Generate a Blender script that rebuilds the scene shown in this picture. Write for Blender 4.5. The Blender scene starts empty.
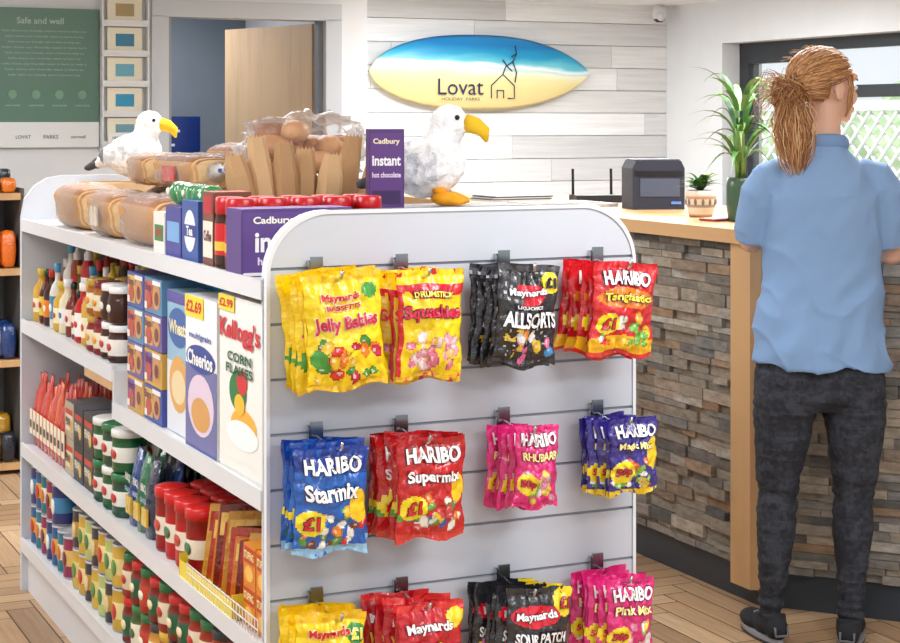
import bpy, math, random
import numpy as np
from mathutils import Vector, noise, Matrix
random.seed(7)
rnd=random.random
def ru(a,b): return a+(b-a)*rnd()
def L(c):
    out=[]
    for x in c[:3]:
        x/=255.0
        out.append(x/12.92 if x<=.04045 else ((x+.055)/1.055)**2.4)
    return (out[0],out[1],out[2],1.0)
TH=math.radians(25.0)
UX,UY=math.cos(TH),math.sin(TH)
P0=(-.37,3.5)
def G(u,t,z=0): return (P0[0]+u*UX-t*UY, P0[1]+u*UY+t*UX, z)
AIS=TH-math.pi/2
MATS={}
def newmat(name):
    m=bpy.data.materials.new(name); m.use_nodes=True
    nt=m.node_tree; p=nt.nodes['Principled BSDF']
    MATS[name]=m
    return m,nt,p
def colmat(name,rough,metal=0,coat=0,bump=0,bscale=60):
    m,nt,p=newmat(name)
    a=nt.nodes.new('ShaderNodeAttribute'); a.attribute_name='Col'
    nt.links.new(a.outputs['Color'],p.inputs['Base Color'])
    p.inputs['Roughness'].default_value=rough
    p.inputs['Metallic'].default_value=metal
    p.inputs['Coat Weight'].default_value=coat
    p.inputs['Coat Roughness'].default_value=.1
    if bump:
        n=nt.nodes.new('ShaderNodeTexNoise'); n.inputs['Scale'].default_value=bscale; n.inputs['Detail'].default_value=4
        tc=nt.nodes.new('ShaderNodeTexCoord'); nt.links.new(tc.outputs['Object'],n.inputs['Vector'])
        bp=nt.nodes.new('ShaderNodeBump'); bp.inputs['Strength'].default_value=bump; bp.inputs['Distance'].default_value=.01
        nt.links.new(n.outputs['Fac'],bp.inputs['Height']); nt.links.new(bp.outputs['Normal'],p.inputs['Normal'])
        if coat: nt.links.new(bp.outputs['Normal'],p.inputs['Coat Normal'])
colmat('matte',.75); colmat('gloss',.28); colmat('film',.24,0,.7,.7,34); colmat('metal',.22,1)
colmat('cloth',.9,0,0,.25,500); colmat('denim',.85,0,0,.5,90); colmat('skin',.5); colmat('hair',.4); colmat('fur',.95,0,0,.35,160); colmat('bread',.55,0,.3,.5,70)
colmat('semi',.45)
m,nt,p=newmat('clearfilm')
tr=nt.nodes.new('ShaderNodeBsdfTransparent'); mx=nt.nodes.new('ShaderNodeMixShader')
fr_=nt.nodes.new('ShaderNodeFresnel'); fr_.inputs[0].default_value=1.4
ad=nt.nodes.new('ShaderNodeMath'); ad.operation='MULTIPLY_ADD'; ad.inputs[1].default_value=.6; ad.inputs[2].default_value=.07; nt.links.new(fr_.outputs[0],ad.inputs[0]); nt.links.new(ad.outputs[0],mx.inputs[0])
p.inputs['Base Color'].default_value=(.9,.9,.9,1); p.inputs['Roughness'].default_value=.15
nz_=nt.nodes.new('ShaderNodeTexNoise'); nz_.inputs['Scale'].default_value=35; bp=nt.nodes.new('ShaderNodeBump'); bp.inputs['Strength'].default_value=.8; bp.inputs['Distance'].default_value=.01
tc=nt.nodes.new('ShaderNodeTexCoord'); nt.links.new(tc.outputs['Object'],nz_.inputs['Vector']); nt.links.new(nz_.outputs['Fac'],bp.inputs['Height']); nt.links.new(bp.outputs[0],p.inputs['Normal'])
nt.links.new(tr.outputs[0],mx.inputs[1]); nt.links.new(p.outputs[0],mx.inputs[2]); nt.links.new(mx.outputs[0],nt.nodes['Material Output'].inputs['Surface'])
m,nt,p=newmat('glass')
tr=nt.nodes.new('ShaderNodeBsdfTransparent'); mx=nt.nodes.new('ShaderNodeMixShader'); mx.inputs[0].default_value=.06
p.inputs['Base Color'].default_value=(.8,.85,.9,1); p.inputs['Roughness'].default_value=.02
nt.links.new(tr.outputs[0],mx.inputs[1]); nt.links.new(p.outputs[0],mx.inputs[2]); nt.links.new(mx.outputs[0],nt.nodes['Material Output'].inputs['Surface'])
def rampmat(name,cols,rough,island=True,nscale=(3,60,3),mixf=.35,bump=.15,coords='UV',dark=.6):
    m,nt,p=newmat(name); N=nt.nodes; K=nt.links
    cr=N.new('ShaderNodeValToRGB'); cr.color_ramp.interpolation='LINEAR'
    e=cr.color_ramp.elements
    while len(e)<len(cols): e.new(.5)
    for i,c in enumerate(cols):
        e[i].position=i/(len(cols)-1); e[i].color=L(c)
    if island:
        g=N.new('ShaderNodeNewGeometry'); K.new(g.outputs['Random Per Island'],cr.inputs[0])
    tc=N.new('ShaderNodeTexCoord'); mp=N.new('ShaderNodeMapping'); mp.inputs['Scale'].default_value=nscale
    K.new(tc.outputs[coords],mp.inputs['Vector'])
    n=N.new('ShaderNodeTexNoise'); n.inputs['Scale'].default_value=1; n.inputs['Detail'].default_value=6; n.inputs['Roughness'].default_value=.6
    K.new(mp.outputs[0],n.inputs['Vector'])
    if not island: K.new(n.outputs['Fac'],cr.inputs[0])
    mr=N.new('ShaderNodeMapRange'); mr.inputs['From Min'].default_value=.3; mr.inputs['From Max'].default_value=.7
    mr.inputs['To Min'].default_value=dark; mr.inputs['To Max'].default_value=1.15
    K.new(n.outputs['Fac'],mr.inputs['Value'])
    mx=N.new('ShaderNodeMix'); mx.data_type='RGBA'; mx.blend_type='MULTIPLY'; mx.inputs[0].default_value=mixf
    K.new(cr.outputs[0],mx.inputs[6]); K.new(mr.outputs[0],mx.inputs[7]); K.new(mx.outputs[2],p.inputs['Base Color'])
    bp=N.new('ShaderNodeBump'); bp.inputs['Strength'].default_value=bump; bp.inputs['Distance'].default_value=.005
    K.new(n.outputs['Fac'],bp.inputs['Height']); K.new(bp.outputs[0],p.inputs['Normal'])
    p.inputs['Roughness'].default_value=rough
rampmat('floorwood',[(150,120,92),(182,148,114),(206,174,138),(168,134,100),(194,160,124)],.42,nscale=(4,70,1),mixf=.7)
rampmat('clad',[(196,196,197),(232,232,232),(214,214,215),(242,242,242),(206,205,204)],.6,nscale=(2,40,1),mixf=.5,dark=.75)
rampmat('stone',[(112,104,96),(156,144,128),(94,92,90),(172,158,138),(130,128,124),(152,122,94),(184,176,164),(104,96,92)],.85,nscale=(25,25,60),mixf=.8,bump=.7,coords='Object',dark=.5)
rampmat('wood',[(190,146,98),(208,166,118),(196,152,104)],.45,island=False,nscale=(3,3,1.2),mixf=.5,coords='Object',dark=.8)
rampmat('woodv',[(178,148,116),(200,170,136),(188,156,122)],.5,island=False,nscale=(14,14,1.2),mixf=.5,coords='Object',dark=.8)
rampmat('paintwall',[(226,229,232),(230,233,236)],.8,island=False,nscale=(2,2,2),mixf=.1,coords='Object')
rampmat('ceilpaint',[(238,239,240),(242,243,244)],.85,island=False,nscale=(2,2,2),mixf=.05,coords='Object')
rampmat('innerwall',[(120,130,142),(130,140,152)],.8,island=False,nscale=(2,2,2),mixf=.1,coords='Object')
rampmat('hedge',[(90,118,80),(145,168,125),(200,208,176)],.9,island=False,nscale=(3,3,3),mixf=.5,coords='Object')
rampmat('shelfwhite',[(220,222,226),(224,226,230)],.38,island=False,nscale=(2,2,2),mixf=.05,coords='Object')
rampmat('panelgrey',[(202,207,216),(206,211,220)],.42,island=False,nscale=(2,2,2),mixf=.05,coords='Object')
class B:
    def __init__(s): s.V=[];s.F=[];s.C=[];s.M=[];s.S=[];s.mats=[]
    def mi(s,m):
        if m not in s.mats: s.mats.append(m)
        return s.mats.index(m)
    def add(s,V,F,col,mat='matte',smooth=False):
        o=len(s.V); s.V.extend([tuple(v) for v in V]); i=s.mi(mat)
        many=isinstance(col,list)
        for k,f in enumerate(F):
            s.F.append([o+a for a in f]); s.C.append(col[k] if many else col); s.M.append(i); s.S.append(smooth)
    def box(s,x0,x1,y0,y1,z0,z1,col,mat='matte'):
        V=[(x0,y0,z0),(x1,y0,z0),(x1,y1,z0),(x0,y1,z0),(x0,y0,z1),(x1,y0,z1),(x1,y1,z1),(x0,y1,z1)]
        s.add(V,[[0,3,2,1],[4,5,6,7],[0,1,5,4],[1,2,6,5],[2,3,7,6],[3,0,4,7]],col,mat)
    def prism(s,poly,z0,z1,col,mat='matte'):
        n=len(poly); V=[(x,y,z0) for x,y in poly]+[(x,y,z1) for x,y in poly]
        s.add(V,[list(range(n))[::-1],list(range(n,2*n))]+[[i,(i+1)%n,n+(i+1)%n,n+i] for i in range(n)],col,mat)
    def exy(s,poly,y0,y1,col,mat='matte'):
        n=len(poly); V=[(x,y0,z) for x,z in poly]+[(x,y1,z) for x,z in poly]
        s.add(V,[list(range(n)),list(range(n,2*n))[::-1]]+[[i,n+i,n+(i+1)%n,(i+1)%n] for i in range(n)],col,mat)
    def lathe(s,cx,cy,z0,prof,seg=14,mat='gloss',sy=1):
        V=[];F=[];C=[]
        for r,z,c in prof:
            for k in range(seg):
                a=2*math.pi*k/seg; V.append((cx+r*math.cos(a),cy+sy*r*math.sin(a),z0+z))
        for i in range(len(prof)-1):
            for k in range(seg):
                k2=(k+1)%seg
                F.append([i*seg+k,i*seg+k2,(i+1)*seg+k2,(i+1)*seg+k]); C.append(prof[i][2])
        F.append([k for k in range(seg)][::-1]); C.append(prof[0][2])
        n=(len(prof)-1)*seg; F.append([n+k for k in range(seg)]); C.append(prof[-1][2])
        s.add(V,F,C,mat,True)
    def ell(s,c,r,col,mat='matte',seg=16,ring=10,e=1.0,nz=0,rot=0,colf=None,nf=2.5):
        V=[];F=[];cr,sr=math.cos(rot),math.sin(rot)
        def pw(x): return math.copysign(abs(x)**e,x)
        for i in range(ring+1):
            ph=-math.pi/2+math.pi*i/ring
            for k in range(seg):
                a=2*math.pi*k/seg
                x=pw(math.cos(ph))*pw(math.cos(a));y=pw(math.cos(ph))*pw(math.sin(a));z=pw(math.sin(ph))
                qq=1+nz*noise.noise(Vector((x*nf+c[0]*9,y*nf+c[1]*9,z*nf)))
                x*=r[0]*qq;y*=r[1]*qq;z*=r[2]*qq
                V.append((c[0]+x*cr-y*sr,c[1]+x*sr+y*cr,c[2]+z))
        for i in range(ring):
            for k in range(seg):
                k2=(k+1)%seg; F.append([i*seg+k,i*seg+k2,(i+1)*seg+k2,(i+1)*seg+k])
        C=col
        if colf: C=[colf(sum(V[j][2] for j in f)/4-c[2]) for f in F]
        s.add(V,F,C,mat,True)
    def tube(s,pts,rad,col,seg=12,ref=(0,1,0),mat='matte',smooth=True):
        pts=[Vector(p) for p in pts]; n=len(pts); V=[];F=[]
        R=Vector(ref)
        for i,pnt in enumerate(pts):
            t=(pts[min(i+1,n-1)]-pts[max(i-1,0)]).normalized()
            a=t.cross(R)
            if a.length<1e-4: a=t.cross(Vector((1,.1,0)))
            a.normalize(); b=a.cross(t).normalized()
            r=rad[i] if isinstance(rad,list) else rad
            ra,rb=(r if isinstance(r,tuple) else (r,r))
            for k in range(seg):
                w=2*math.pi*k/seg; V.append(pnt+a*ra*math.cos(w)+b*rb*math.sin(w))
        for i in range(n-1):
            for k in range(seg):
                k2=(k+1)%seg; F.append([i*seg+k,i*seg+k2,(i+1)*seg+k2,(i+1)*seg+k])
        F.append(list(range(seg))[::-1]); F.append([(n-1)*seg+k for k in range(seg)])
        s.add(V,F,col,mat,smooth)
    def text(s,txt,fn,w,col,mat='matte',bold=.02,h=None):
        V,F,asp=tmesh(txt,bold)
        hh=h if h else w*asp
        s.add([fn(x*w,y*hh) for x,y in V],F,col,mat)
    def mesh(s,name='m'):
        me=bpy.data.meshes.new(name); me.from_pydata(s.V,[],s.F)
        me.polygons.foreach_set('use_smooth',s.S); me.polygons.foreach_set('material_index',s.M)
        at=me.color_attributes.new('Col','FLOAT_COLOR','CORNER')
        arr=np.repeat(np.array([list(c)[:4] for c in s.C],dtype=np.float32).reshape(-1,4),[len(f) for f in s.F],axis=0)
        if len(arr)==len(at.data): at.data.foreach_set('color',arr.ravel())
        for k in s.mats: me.materials.append(MATS[k])
        me.update(); return me
    def obj(s,name,loc=(0,0,0),rz=0,parent=None):
        ob=bpy.data.objects.new(name,s.mesh(name)); bpy.context.collection.objects.link(ob)
        ob.location=loc; ob.rotation_euler=(0,0,rz)
        if parent: ob.parent=parent
        return ob
def empty(name,loc=(0,0,0),rz=0):
    e=bpy.data.objects.new(name,None); bpy.context.collection.objects.link(e); e.location=loc; e.rotation_euler=(0,0,rz); e.empty_display_size=.1
    return e
TC={}
def tmesh(t,bold):
    k=(t,bold)
    if k in TC: return TC[k]
    cu=bpy.data.curves.new('t','FONT'); cu.body=t; cu.offset=bold; cu.resolution_u=3
    ob=bpy.data.objects.new('t',cu); bpy.context.collection.objects.link(ob)
    dg=bpy.context.evaluated_depsgraph_get(); dg.update()
    me=bpy.data.meshes.new_from_object(ob.evaluated_get(dg))
    V=np.array([v.co[:2] for v in me.vertices]); F=[list(p.vertices) for p in me.polygons]
    mn,mx=V.min(0),V.max(0); V=(V-(mn+mx)/2)/(mx-mn)
    asp=(mx-mn)[1]/(mx-mn)[0]
    bpy.data.objects.remove(ob); bpy.data.curves.remove(cu); bpy.data.meshes.remove(me)
    TC[k]=(V.tolist(),F,asp); return TC[k]
def remesh(b,vox,it=4):
    ob=b.obj('tmp'); m=ob.modifiers.new('r','REMESH'); m.mode='VOXEL'; m.voxel_size=vox
    sm=ob.modifiers.new('s','SMOOTH'); sm.iterations=it; sm.factor=.5
    dg=bpy.context.evaluated_depsgraph_get(); dg.update()
    me=bpy.data.meshes.new_from_object(ob.evaluated_get(dg))
    V=[v.co.copy() for v in me.vertices]; N=[v.normal.copy() for v in me.vertices]; F=[list(p.vertices) for p in me.polygons]
    bpy.data.objects.remove(ob); bpy.data.meshes.remove(me)
    return V,N,F
def fcen(V,F):
    return [sum((Vector(V[i]) for i in f),Vector())/len(f) for f in F]
q=(1,1,1,1)
# ---------------- room ----------------
def roomobj(name,u0,u1,t0,t1,z0,z1,mat,parent=None):
    b=B(); b.box(0,u1-u0,0,t1-t0,0,z1-z0,q,mat); return b.obj(name,G(u0,t0,z0),TH,parent)
CE=2.30
def planks():
    V=[];F=[];UVs=[]
    W_,L_=.09,.45; g=.0022
    u0,u1,t0,t1=-3,5,-5,6.5
    def put(x0,x1,y0,y1,horiz):
        x0,x1=max(x0,u0),min(x1,u1); y0,y1=max(y0,t0),min(y1,t1)
        if x1-x0<.01 or y1-y0<.01: return
        o=len(V)
        V.extend([(x0+g,y0+g,0),(x1-g,y0+g,0),(x1-g,y1-g,0),(x0+g,y1-g,0)])
        F.append([o,o+1,o+2,o+3])
        off=rnd()*50
        for (x,y) in ((x0,y0),(x1,y0),(x1,y1),(x0,y1)):
            UVs.append((x+off,y+off) if horiz else (y+off,x+off))
    for i in range(-200,200):
        for j in range(-30,30):
            ax=i*W_+j*L_; ay=i*W_-j*L_
            if ax<u0-1 or ax>u1+1 or ay<t0-1.5 or ay>t1+1.5: continue
            put(ax,ax+L_,ay,ay+W_,True)
            put(ax+L_,ax+L_+W_,ay+W_-L_,ay+W_,False)
    me=bpy.data.meshes.new('floor'); me.from_pydata(V,[],F)
    uv=me.uv_layers.new(name='UVMap'); uv.data.foreach_set('uv',np.array(UVs,dtype=np.float32).ravel())
    me.materials.append(MATS['floorwood']); me.update()
    ob=bpy.data.objects.new('floor',me); bpy.context.collection.objects.link(ob); ob.location=G(0,0,0); ob.rotation_euler=(0,0,TH)
    b=B(); b.box(u0,u1,t0,t1,-.06,-.002,L((80,60,42)),'matte')
    b.obj('subfloor',(0,0,0),0,ob)
planks()
roomobj('ceiling',-3.1,5.12,-5,6.6,CE,CE+.1,'ceilpaint')
roomobj('wall_left',-3.12,-3,-5,5.1,0,CE,'paintwall')
wb=B()
def wbox(u0,u1,z0,z1,t0=4.98,t1=5.08): wb.box(u0,u1,t0,t1,z0,z1,q,'paintwall')
wbox(-3,1.2,0,CE); wbox(2.03,2.26,0,CE); wbox(1.2,2.03,2.06,CE)
wb.box(2.14,2.26,5.08,6.5,0,CE,q,'paintwall')
wb.obj('wall_back',G(0,0,0),TH)
d=B(); fc=L((200,205,211))
d.box(1.12,1.205,4.955,5.09,0,2.06,fc,'semi'); d.box(2.025,2.11,4.955,5.09,0,2.06,fc,'semi'); d.box(1.12,2.11,4.955,5.09,2.055,2.14,fc,'semi')
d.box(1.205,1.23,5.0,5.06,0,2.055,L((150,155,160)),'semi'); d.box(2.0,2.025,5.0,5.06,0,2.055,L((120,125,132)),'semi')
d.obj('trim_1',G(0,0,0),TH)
de=empty('door_1',G(2.02,5.1,0.01),TH+math.radians(106))
b=B(); b.box(0,.8,-.022,.022,0,2.035,q,'woodv'); b.obj('leaf',(0,0,0),0,de)
b=B(); b.tube([(.74,.02,1.0),(.74,.06,1.0),(.64,.06,1.0)],.009,L((170,170,175)),8,(0,0,1),'metal'); b.box(.715,.765,.022,.028,.9,1.1,L((170,170,175)),'metal')
b.obj('handle',(0,0,0),0,de)
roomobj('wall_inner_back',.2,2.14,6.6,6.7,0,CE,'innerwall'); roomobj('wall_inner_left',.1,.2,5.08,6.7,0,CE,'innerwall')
b=B(); b.box(0,.75,0,.03,0,1.3,L((80,90,102)),'gloss'); b.box(.04,.36,-.005,0,.04,1.26,L((165,180,195)),'gloss'); b.box(.39,.71,-.005,0,.04,1.26,L((140,155,172)),'gloss'); b.obj('notice_panel',G(.85,6.55,.9),TH)
b=B(); b.box(0,.42,0,.02,0,.45,L((20,50,120)),'gloss'); 
for i in range(4): b.box(.04,.3-.03*i,-.002,0,.36-i*.08,.375-i*.08,L((210,220,240)))
b.obj('blue_leaflet_board',G(1.35,6.3,1.12),TH)
def cladwall():
    V=[];F=[];UVs=[]
    def bx(x0,x1,z0,z1,y):
        o=len(V); V.extend([(x0,y,z0),(x1,y,z0),(x1,y,z1),(x0,y,z1),(x0,.03,z0),(x1,.03,z0),(x1,.03,z1),(x0,.03,z1)])
        off=rnd()*90
        for f in ([0,1,2,3],[3,2,6,7],[0,4,5,1],[0,3,7,4],[1,5,6,2]):
            F.append([o+a for a in f])
            for a in f: UVs.append((V[o+a][0]+off,V[o+a][2]+off))
    z=0
    while z<CE:
        x=-1.4*rnd()
        while x<2.74:
            l=ru(1.2,2.0)
            if x+l>.01: bx(max(x,0)+.001,min(x+l,2.74)-.001,z+.002,min(z+.143,CE),-ru(0,.003))
            x+=l
        z+=.145
    me=bpy.data.meshes.new('wall_cladding'); me.from_pydata(V,[],F)
    uv=me.uv_layers.new(name='UVMap'); uv.data.foreach_set('uv',np.array(UVs,dtype=np.float32).ravel())
    me.materials.append(MATS['clad']); me.update()
    ob=bpy.data.objects.new('wall_cladding',me); bpy.context.collection.objects.link(ob); ob.location=G(2.26,6.47,0); ob.rotation_euler=(0,0,TH)
cladwall()
roomobj('wall_far',2.14,5.12,6.5,6.6,0,CE,'paintwall')
w=B()
w.box(5,5.3,5.82,6.6,0,CE,q,'paintwall'); w.box(5,5.3,3.2,5.82,2.03,CE,q,'paintwall'); w.box(5,5.3,3.2,5.82,0,1.02,q,'paintwall'); w.box(5,5.3,-5,3.2,0,CE,q,'paintwall')
w.obj('wall_right',G(0,0,0),TH)
w=B(); fr=L((44,48,54))
def wf(t0,t1,z0,z1,u0=5.13,u1=5.19,c=fr,mt='semi'): w.box(u0,u1,t0,t1,z0,z1,c,mt)
wf(3.2,5.82,1.96,2.03);wf(3.2,5.82,1.02,1.09);wf(5.75,5.82,1.02,2.03);wf(3.2,3.27,1.02,2.03)
for t in (5.02,4.1): wf(t-.045,t+.045,1.02,2.03)
wf(3.27,4.98,1.68,1.75,5.12,5.2)
wf(5.06,5.75,1.90,1.96,5.12,5.2);wf(5.06,5.75,1.09,1.14,5.12,5.2);wf(5.06,5.1,1.09,1.96,5.12,5.2);wf(5.71,5.75,1.09,1.96,5.12,5.2)
w.box(5.155,5.16,3.25,5.78,1.05,2.0,q,'glass')
w.obj('window_1',G(0,0,0),TH)
b=B(); b.box(4.96,5.13,3.15,5.85,1.0,1.02,L((235,235,235)),'semi'); b.obj('trim_2',G(0,0,0),TH)
b=B(); b.box(5.4,40,-15,40,-.3,-.1,L((165,172,140))); b.obj('lawn',G(0,0,0),TH)
b=B()
for i in range(34):
    hh=ru(1.0,1.6)
    b.ell((15+ru(-.8,.8),6+i*.8,hh*.8-.1),(1.2,1.0,hh*.8),q,'hedge',20,14,1,.6)
b.obj('hedge',G(0,0,0),TH)
b=B(); wc=L((240,240,240))
for i in range(60):
    t=4+i*.15
    b.tube([(6.9,t,.5),(6.9,t+1.15,1.65)],.014,wc,4); b.tube([(6.88,t+1.15,.5),(6.88,t,1.65)],.014,wc,4)
b.box(6.86,6.93,4,14,1.62,1.69,wc);b.box(6.86,6.93,4,14,.45,.52,wc)
for i in range(7): b.box(6.85,6.94,4+i*1.7,4+i*1.7+.09,-.1,1.78,wc)
b.obj('lattice_fence',G(0,0,0),TH)
b=B(); b.lathe(0,0,-.05,[(.03,.09,L((235,235,235))),(.045,.05,L((235,235,235))),(.045,.02,L((235,235,235))),(.04,0,L((40,40,45))),(.02,-.02,L((20,20,22)))],16)
b.tube([(0,0,-.02),(-.03,-.07,-.04)],.028,L((225,225,228)),10); b.obj('security_camera',G(4.87,6.35,CE-.045),TH)
# ---------------- surfboard ----------------
m,nt,p=newmat('surf'); N=nt.nodes; K=nt.links
tc=N.new('ShaderNodeTexCoord'); sp=N.new('ShaderNodeSeparateXYZ'); K.new(tc.outputs['Object'],sp.inputs[0])
nn=N.new('ShaderNodeTexNoise'); nn.inputs['Scale'].default_value=5; nn.inputs['Detail'].default_value=6
mp=N.new('ShaderNodeMapping'); mp.inputs['Scale'].default_value=(.5,1,2.4); K.new(tc.outputs['Object'],mp.inputs[0]); K.new(mp.outputs[0],nn.inputs['Vector'])
a1=N.new('ShaderNodeMath');a1.operation='MULTIPLY_ADD';a1.inputs[1].default_value=.10;K.new(nn.outputs['Fac'],a1.inputs[0]);K.new(sp.outputs[2],a1.inputs[2])
a3=N.new('ShaderNodeMath');a3.operation='MULTIPLY_ADD';a3.inputs[1].default_value=.04;K.new(sp.outputs[0],a3.inputs[0]);K.new(a1.outputs[0],a3.inputs[2])
a2=N.new('ShaderNodeMapRange');a2.inputs['From Min'].default_value=-.17;a2.inputs['From Max'].default_value=.29;K.new(a3.outputs[0],a2.inputs[0])
cr=N.new('ShaderNodeValToRGB');K.new(a2.outputs[0],cr.inputs[0])
stops=[(0,(224,202,140)),(.28,(234,216,150)),(.42,(238,226,170)),(.5,(244,240,215)),(.54,(200,228,225)),(.58,(240,248,246)),(.62,(110,200,215)),(.72,(30,155,198)),(.86,(10,120,185)),(1,(30,135,195))]
e=cr.color_ramp.elements
while len(e)<len(stops): e.new(.5)
for i,(ps,c) in enumerate(stops): e[i].position=ps; e[i].color=L(c)
K.new(cr.outputs[0],p.inputs['Base Color']); p.inputs['Roughness'].default_value=.3
def surf():
    b=B(); n=48; hl=.765; hw=.235
    out=[]
    for i in range(n+1):
        x=-hl+2*hl*i/n; s_=x/hl
        w_=hw*(1-abs(s_)**2.2)**.75 if s_>0 else hw*(1-abs(s_)**2.6)**.6
        out.append((x,max(w_,.004)))
    V=[];F=[]
    ks=[-1,-.9,-.6,-.2,.2,.6,.9,1]
    for x,w_ in out:
        for k in ks: V.append((x,-.035*(1-k*k)**.5*(w_/hw)**.5-.005,k*w_))
        V.append((x,.02,0))
    m_=len(ks)+1
    for i in range(n):
        for k in range(m_):
            k2=(k+1)%m_; F.append([i*m_+k,(i+1)*m_+k,(i+1)*m_+k2,i*m_+k2])
    b.add(V,F,q,'surf',True)
    nv=L((25,40,80))
    b.text('Lovat',lambda a,c:(-.17+a,-.047,-.09+c),.31,nv,bold=.0)
    b.text('HOLIDAY  PARKS',lambda a,c:(-.17+a,-.046,-.165+c),.26,nv,bold=0,h=.018)
    for pts in ([(.04,-.16),(.04,-.08),(.12,-.01),(.20,-.08),(.20,-.16),(.155,-.16)],[(.08,-.16),(.08,-.11),(.125,-.11),(.125,-.16)],[(.12,-.01),(.14,.04),(.19,.07),(.215,.12),(.205,.17)],[(.19,.07),(.215,.0),(.205,-.06)],[(.215,.12),(.18,.10)],[(.12,.08),(.15,.04),(.185,.01)]):
        b.tube([(x,-.046,z) for x,z in pts],.004,nv,6,(0,1,0))
    b.obj('surfboard',G(3.625,6.42,1.845),TH)
surf()
# ---------------- poster, postcard rack ----------------
b=B(); b.box(0,.96,0,.02,0,.66,L((70,120,95)),'gloss'); b.box(0,.96,-.002,0,0,.12,L((228,232,232)))
b.box(.0,.96,-.001,0,.12,.66,L((88,124,106)),'gloss')
tx=L((180,205,192))
b.text('Safe and well',lambda a,c:(.68+a,-.003,.60+c),.22,tx,bold=.01)
for i in range(9): b.text('hello there our friendly team is here to help you stay'[:50-(i*7)%13],lambda a,c:(.70+a,-.003,.55-i*.026+c),.4-.03*(i%3),tx,bold=0,h=.012)
for i in range(4): b.ell((.55+.11*i,-.003,.25),(.022,.001,.022),L((120,160,138)),'matte',14,8); b.text('wash hands',lambda a,c:(.55+.11*i+a,-.003,.2+c),.07,tx,bold=0)
for i in range(3): b.text(['LOVAT','PARKS','cornwall'][i],lambda a,c:(.6+.13*i+a,-.003,.05+c),.07,L((110,125,130)),bold=.02)
b.obj('green_poster',G(-.1,4.955,1.42),TH)
b=B(); wr=L((225,227,228)); b.box(0,.23,0,.015,0,.88,wr)
b.box(0,.008,-.05,0,0,.88,wr); b.box(.222,.23,-.05,0,0,.88,wr)
for i in range(6):
    z=.03+i*.145
    b.box(0,.23,-.05,0,z-.01,z,wr); b.box(0,.23,-.053,-.047,z,z+.02,wr)
    b.box(.03,.20,-.03,-.02,z,z+.13,L((238,232,210)))
    b.box(.07,.16,-.0315,-.03,z+.04,z+.1,L([(120,160,175),(60,150,190),(110,170,190),(70,130,160),(170,150,110),(90,170,190)][i]))
b.obj('postcard_rack',G(.865,4.96,1.40),TH)
b=B(); b.box(0,.2,0,.004,0,.07,L((235,236,236))); b.text('HEALTH AND SAFETY',lambda a,c:(.1+a,-.001,.045+c),.16,L((80,80,90)),bold=.01); b.text('ON SITE',lambda a,c:(.1+a,-.001,.02+c),.1,L((80,80,90)),bold=.01); b.obj('wall_notice',G(.89,4.89,1.42),TH)
# ---------------- far-left shelf unit ----------------
e_=empty('wooden_shelf_unit',G(-.59,4.38,0),TH)
b=B()
for z in (.02,.47,.87,1.2): b.box(0,.98,0,.4,z,z+.03,q,'wood')
b.box(0,.03,0,.4,0,1.25,L((90,88,86)));b.box(.965,.98,0,.4,0,1.25,L((90,88,86)));b.box(0,.98,.39,.41,0,1.25,L((110,110,112)))
b.obj('frame',(0,0,0),0,e_)
b=B()
for z,cols in ((.5,[(240,240,240),(25,60,120),(40,45,60),(60,60,70)]),(.9,[(225,110,30),(30,50,60),(235,130,40),(240,240,235)]),(.05,[(30,35,50),(50,55,70),(200,150,40)]),(1.23,[(230,120,30),(35,45,55),(240,150,50)])):
    for lv in range(2):
        for i in range(14):
            h=ru(.1,.17) if z<1.2 else ru(.04,.07); c=L(random.choice(cols)); b.ell((.06+i*.066,.06+.12*lv,z+h/2+lv*.04),(.034,.05,h/2),c,'film',10,8,.45,.1)
b.obj('snack_packets',(0,0,0),0,e_)
# ---------------- gondola ----------------
gon=empty('shop_gondola_shelf',G(0,0,0),TH)
WD=.862; TOP=1.366; RR=.13
def inset(z):
    if z<=TOP-RR: return 0
    k=min(z-(TOP-RR),RR); return RR-math.sqrt(max(RR*RR-k*k,0))
def strip(b,z0,z1,y0,y1,mat='panelgrey',shr=0):
    n=1 if z1<=TOP-RR else 14
    zs=[z0+(z1-z0)*i/n for i in range(n+1)]
    if n>1: zs=[z0+(z1-z0)*math.sin(math.pi/2*i/n) for i in range(n+1)]
    poly=[(inset(z)+shr,z) for z in zs]+[(WD-inset(z)-shr,z) for z in zs[::-1]]
    b.exy(poly,y0,y1,q,mat)
b=B()
strip(b,.0,TOP,.012,.022)
gz=[1.249-.1115*i for i in range(12)]
edges=[TOP]+gz+[.0]
for i in range(len(edges)-1):
    hi=edges[i]-(.003 if i else 0); lo=edges[i+1]+(.003 if edges[i+1]>0 else 0)
    if hi>lo: strip(b,lo,hi,0,.012,shr=.006)
for z in gz: b.box(.006,WD-.006,.006,.0125,z-.003,z+.003,L((150,155,164)))
zs=[0]+[TOP-RR+RR*math.sin(math.pi/2*i/12) for i in range(13)]
o1=[(inset(z),z) for z in zs]; o2=[(WD-x,z) for x,z in o1[::-1]]
outer=o1+o2
V=[];F=[]
for (x,z) in outer:
    ins=.008
    dx=ins if x<.431 else -ins
    V+= [(x,-.003,z),(x+dx*(1 if z<TOP-.002 else .6),-.003,z-(.0 if z<TOP-RR else ins*((z-(TOP-RR))/RR))),(x,.026,z)]
for i in range(len(outer)-1):
    F+=[[3*i,3*i+1,3*i+4,3*i+3],[3*i,3*i+3,3*i+5,3*i+2]]
b.add(V,F,L((232,235,240)),'semi',False)
b.obj('end_panel',(0,0,0),0,gon)
b=B(); strip(b,0,TOP,2.46,2.485); b.obj('end_panel_far',(0,0,0),0,gon)
b=B()
b.box(.415,.447,.022,2.46,.1,1.215,q,'shelfwhite')
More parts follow.
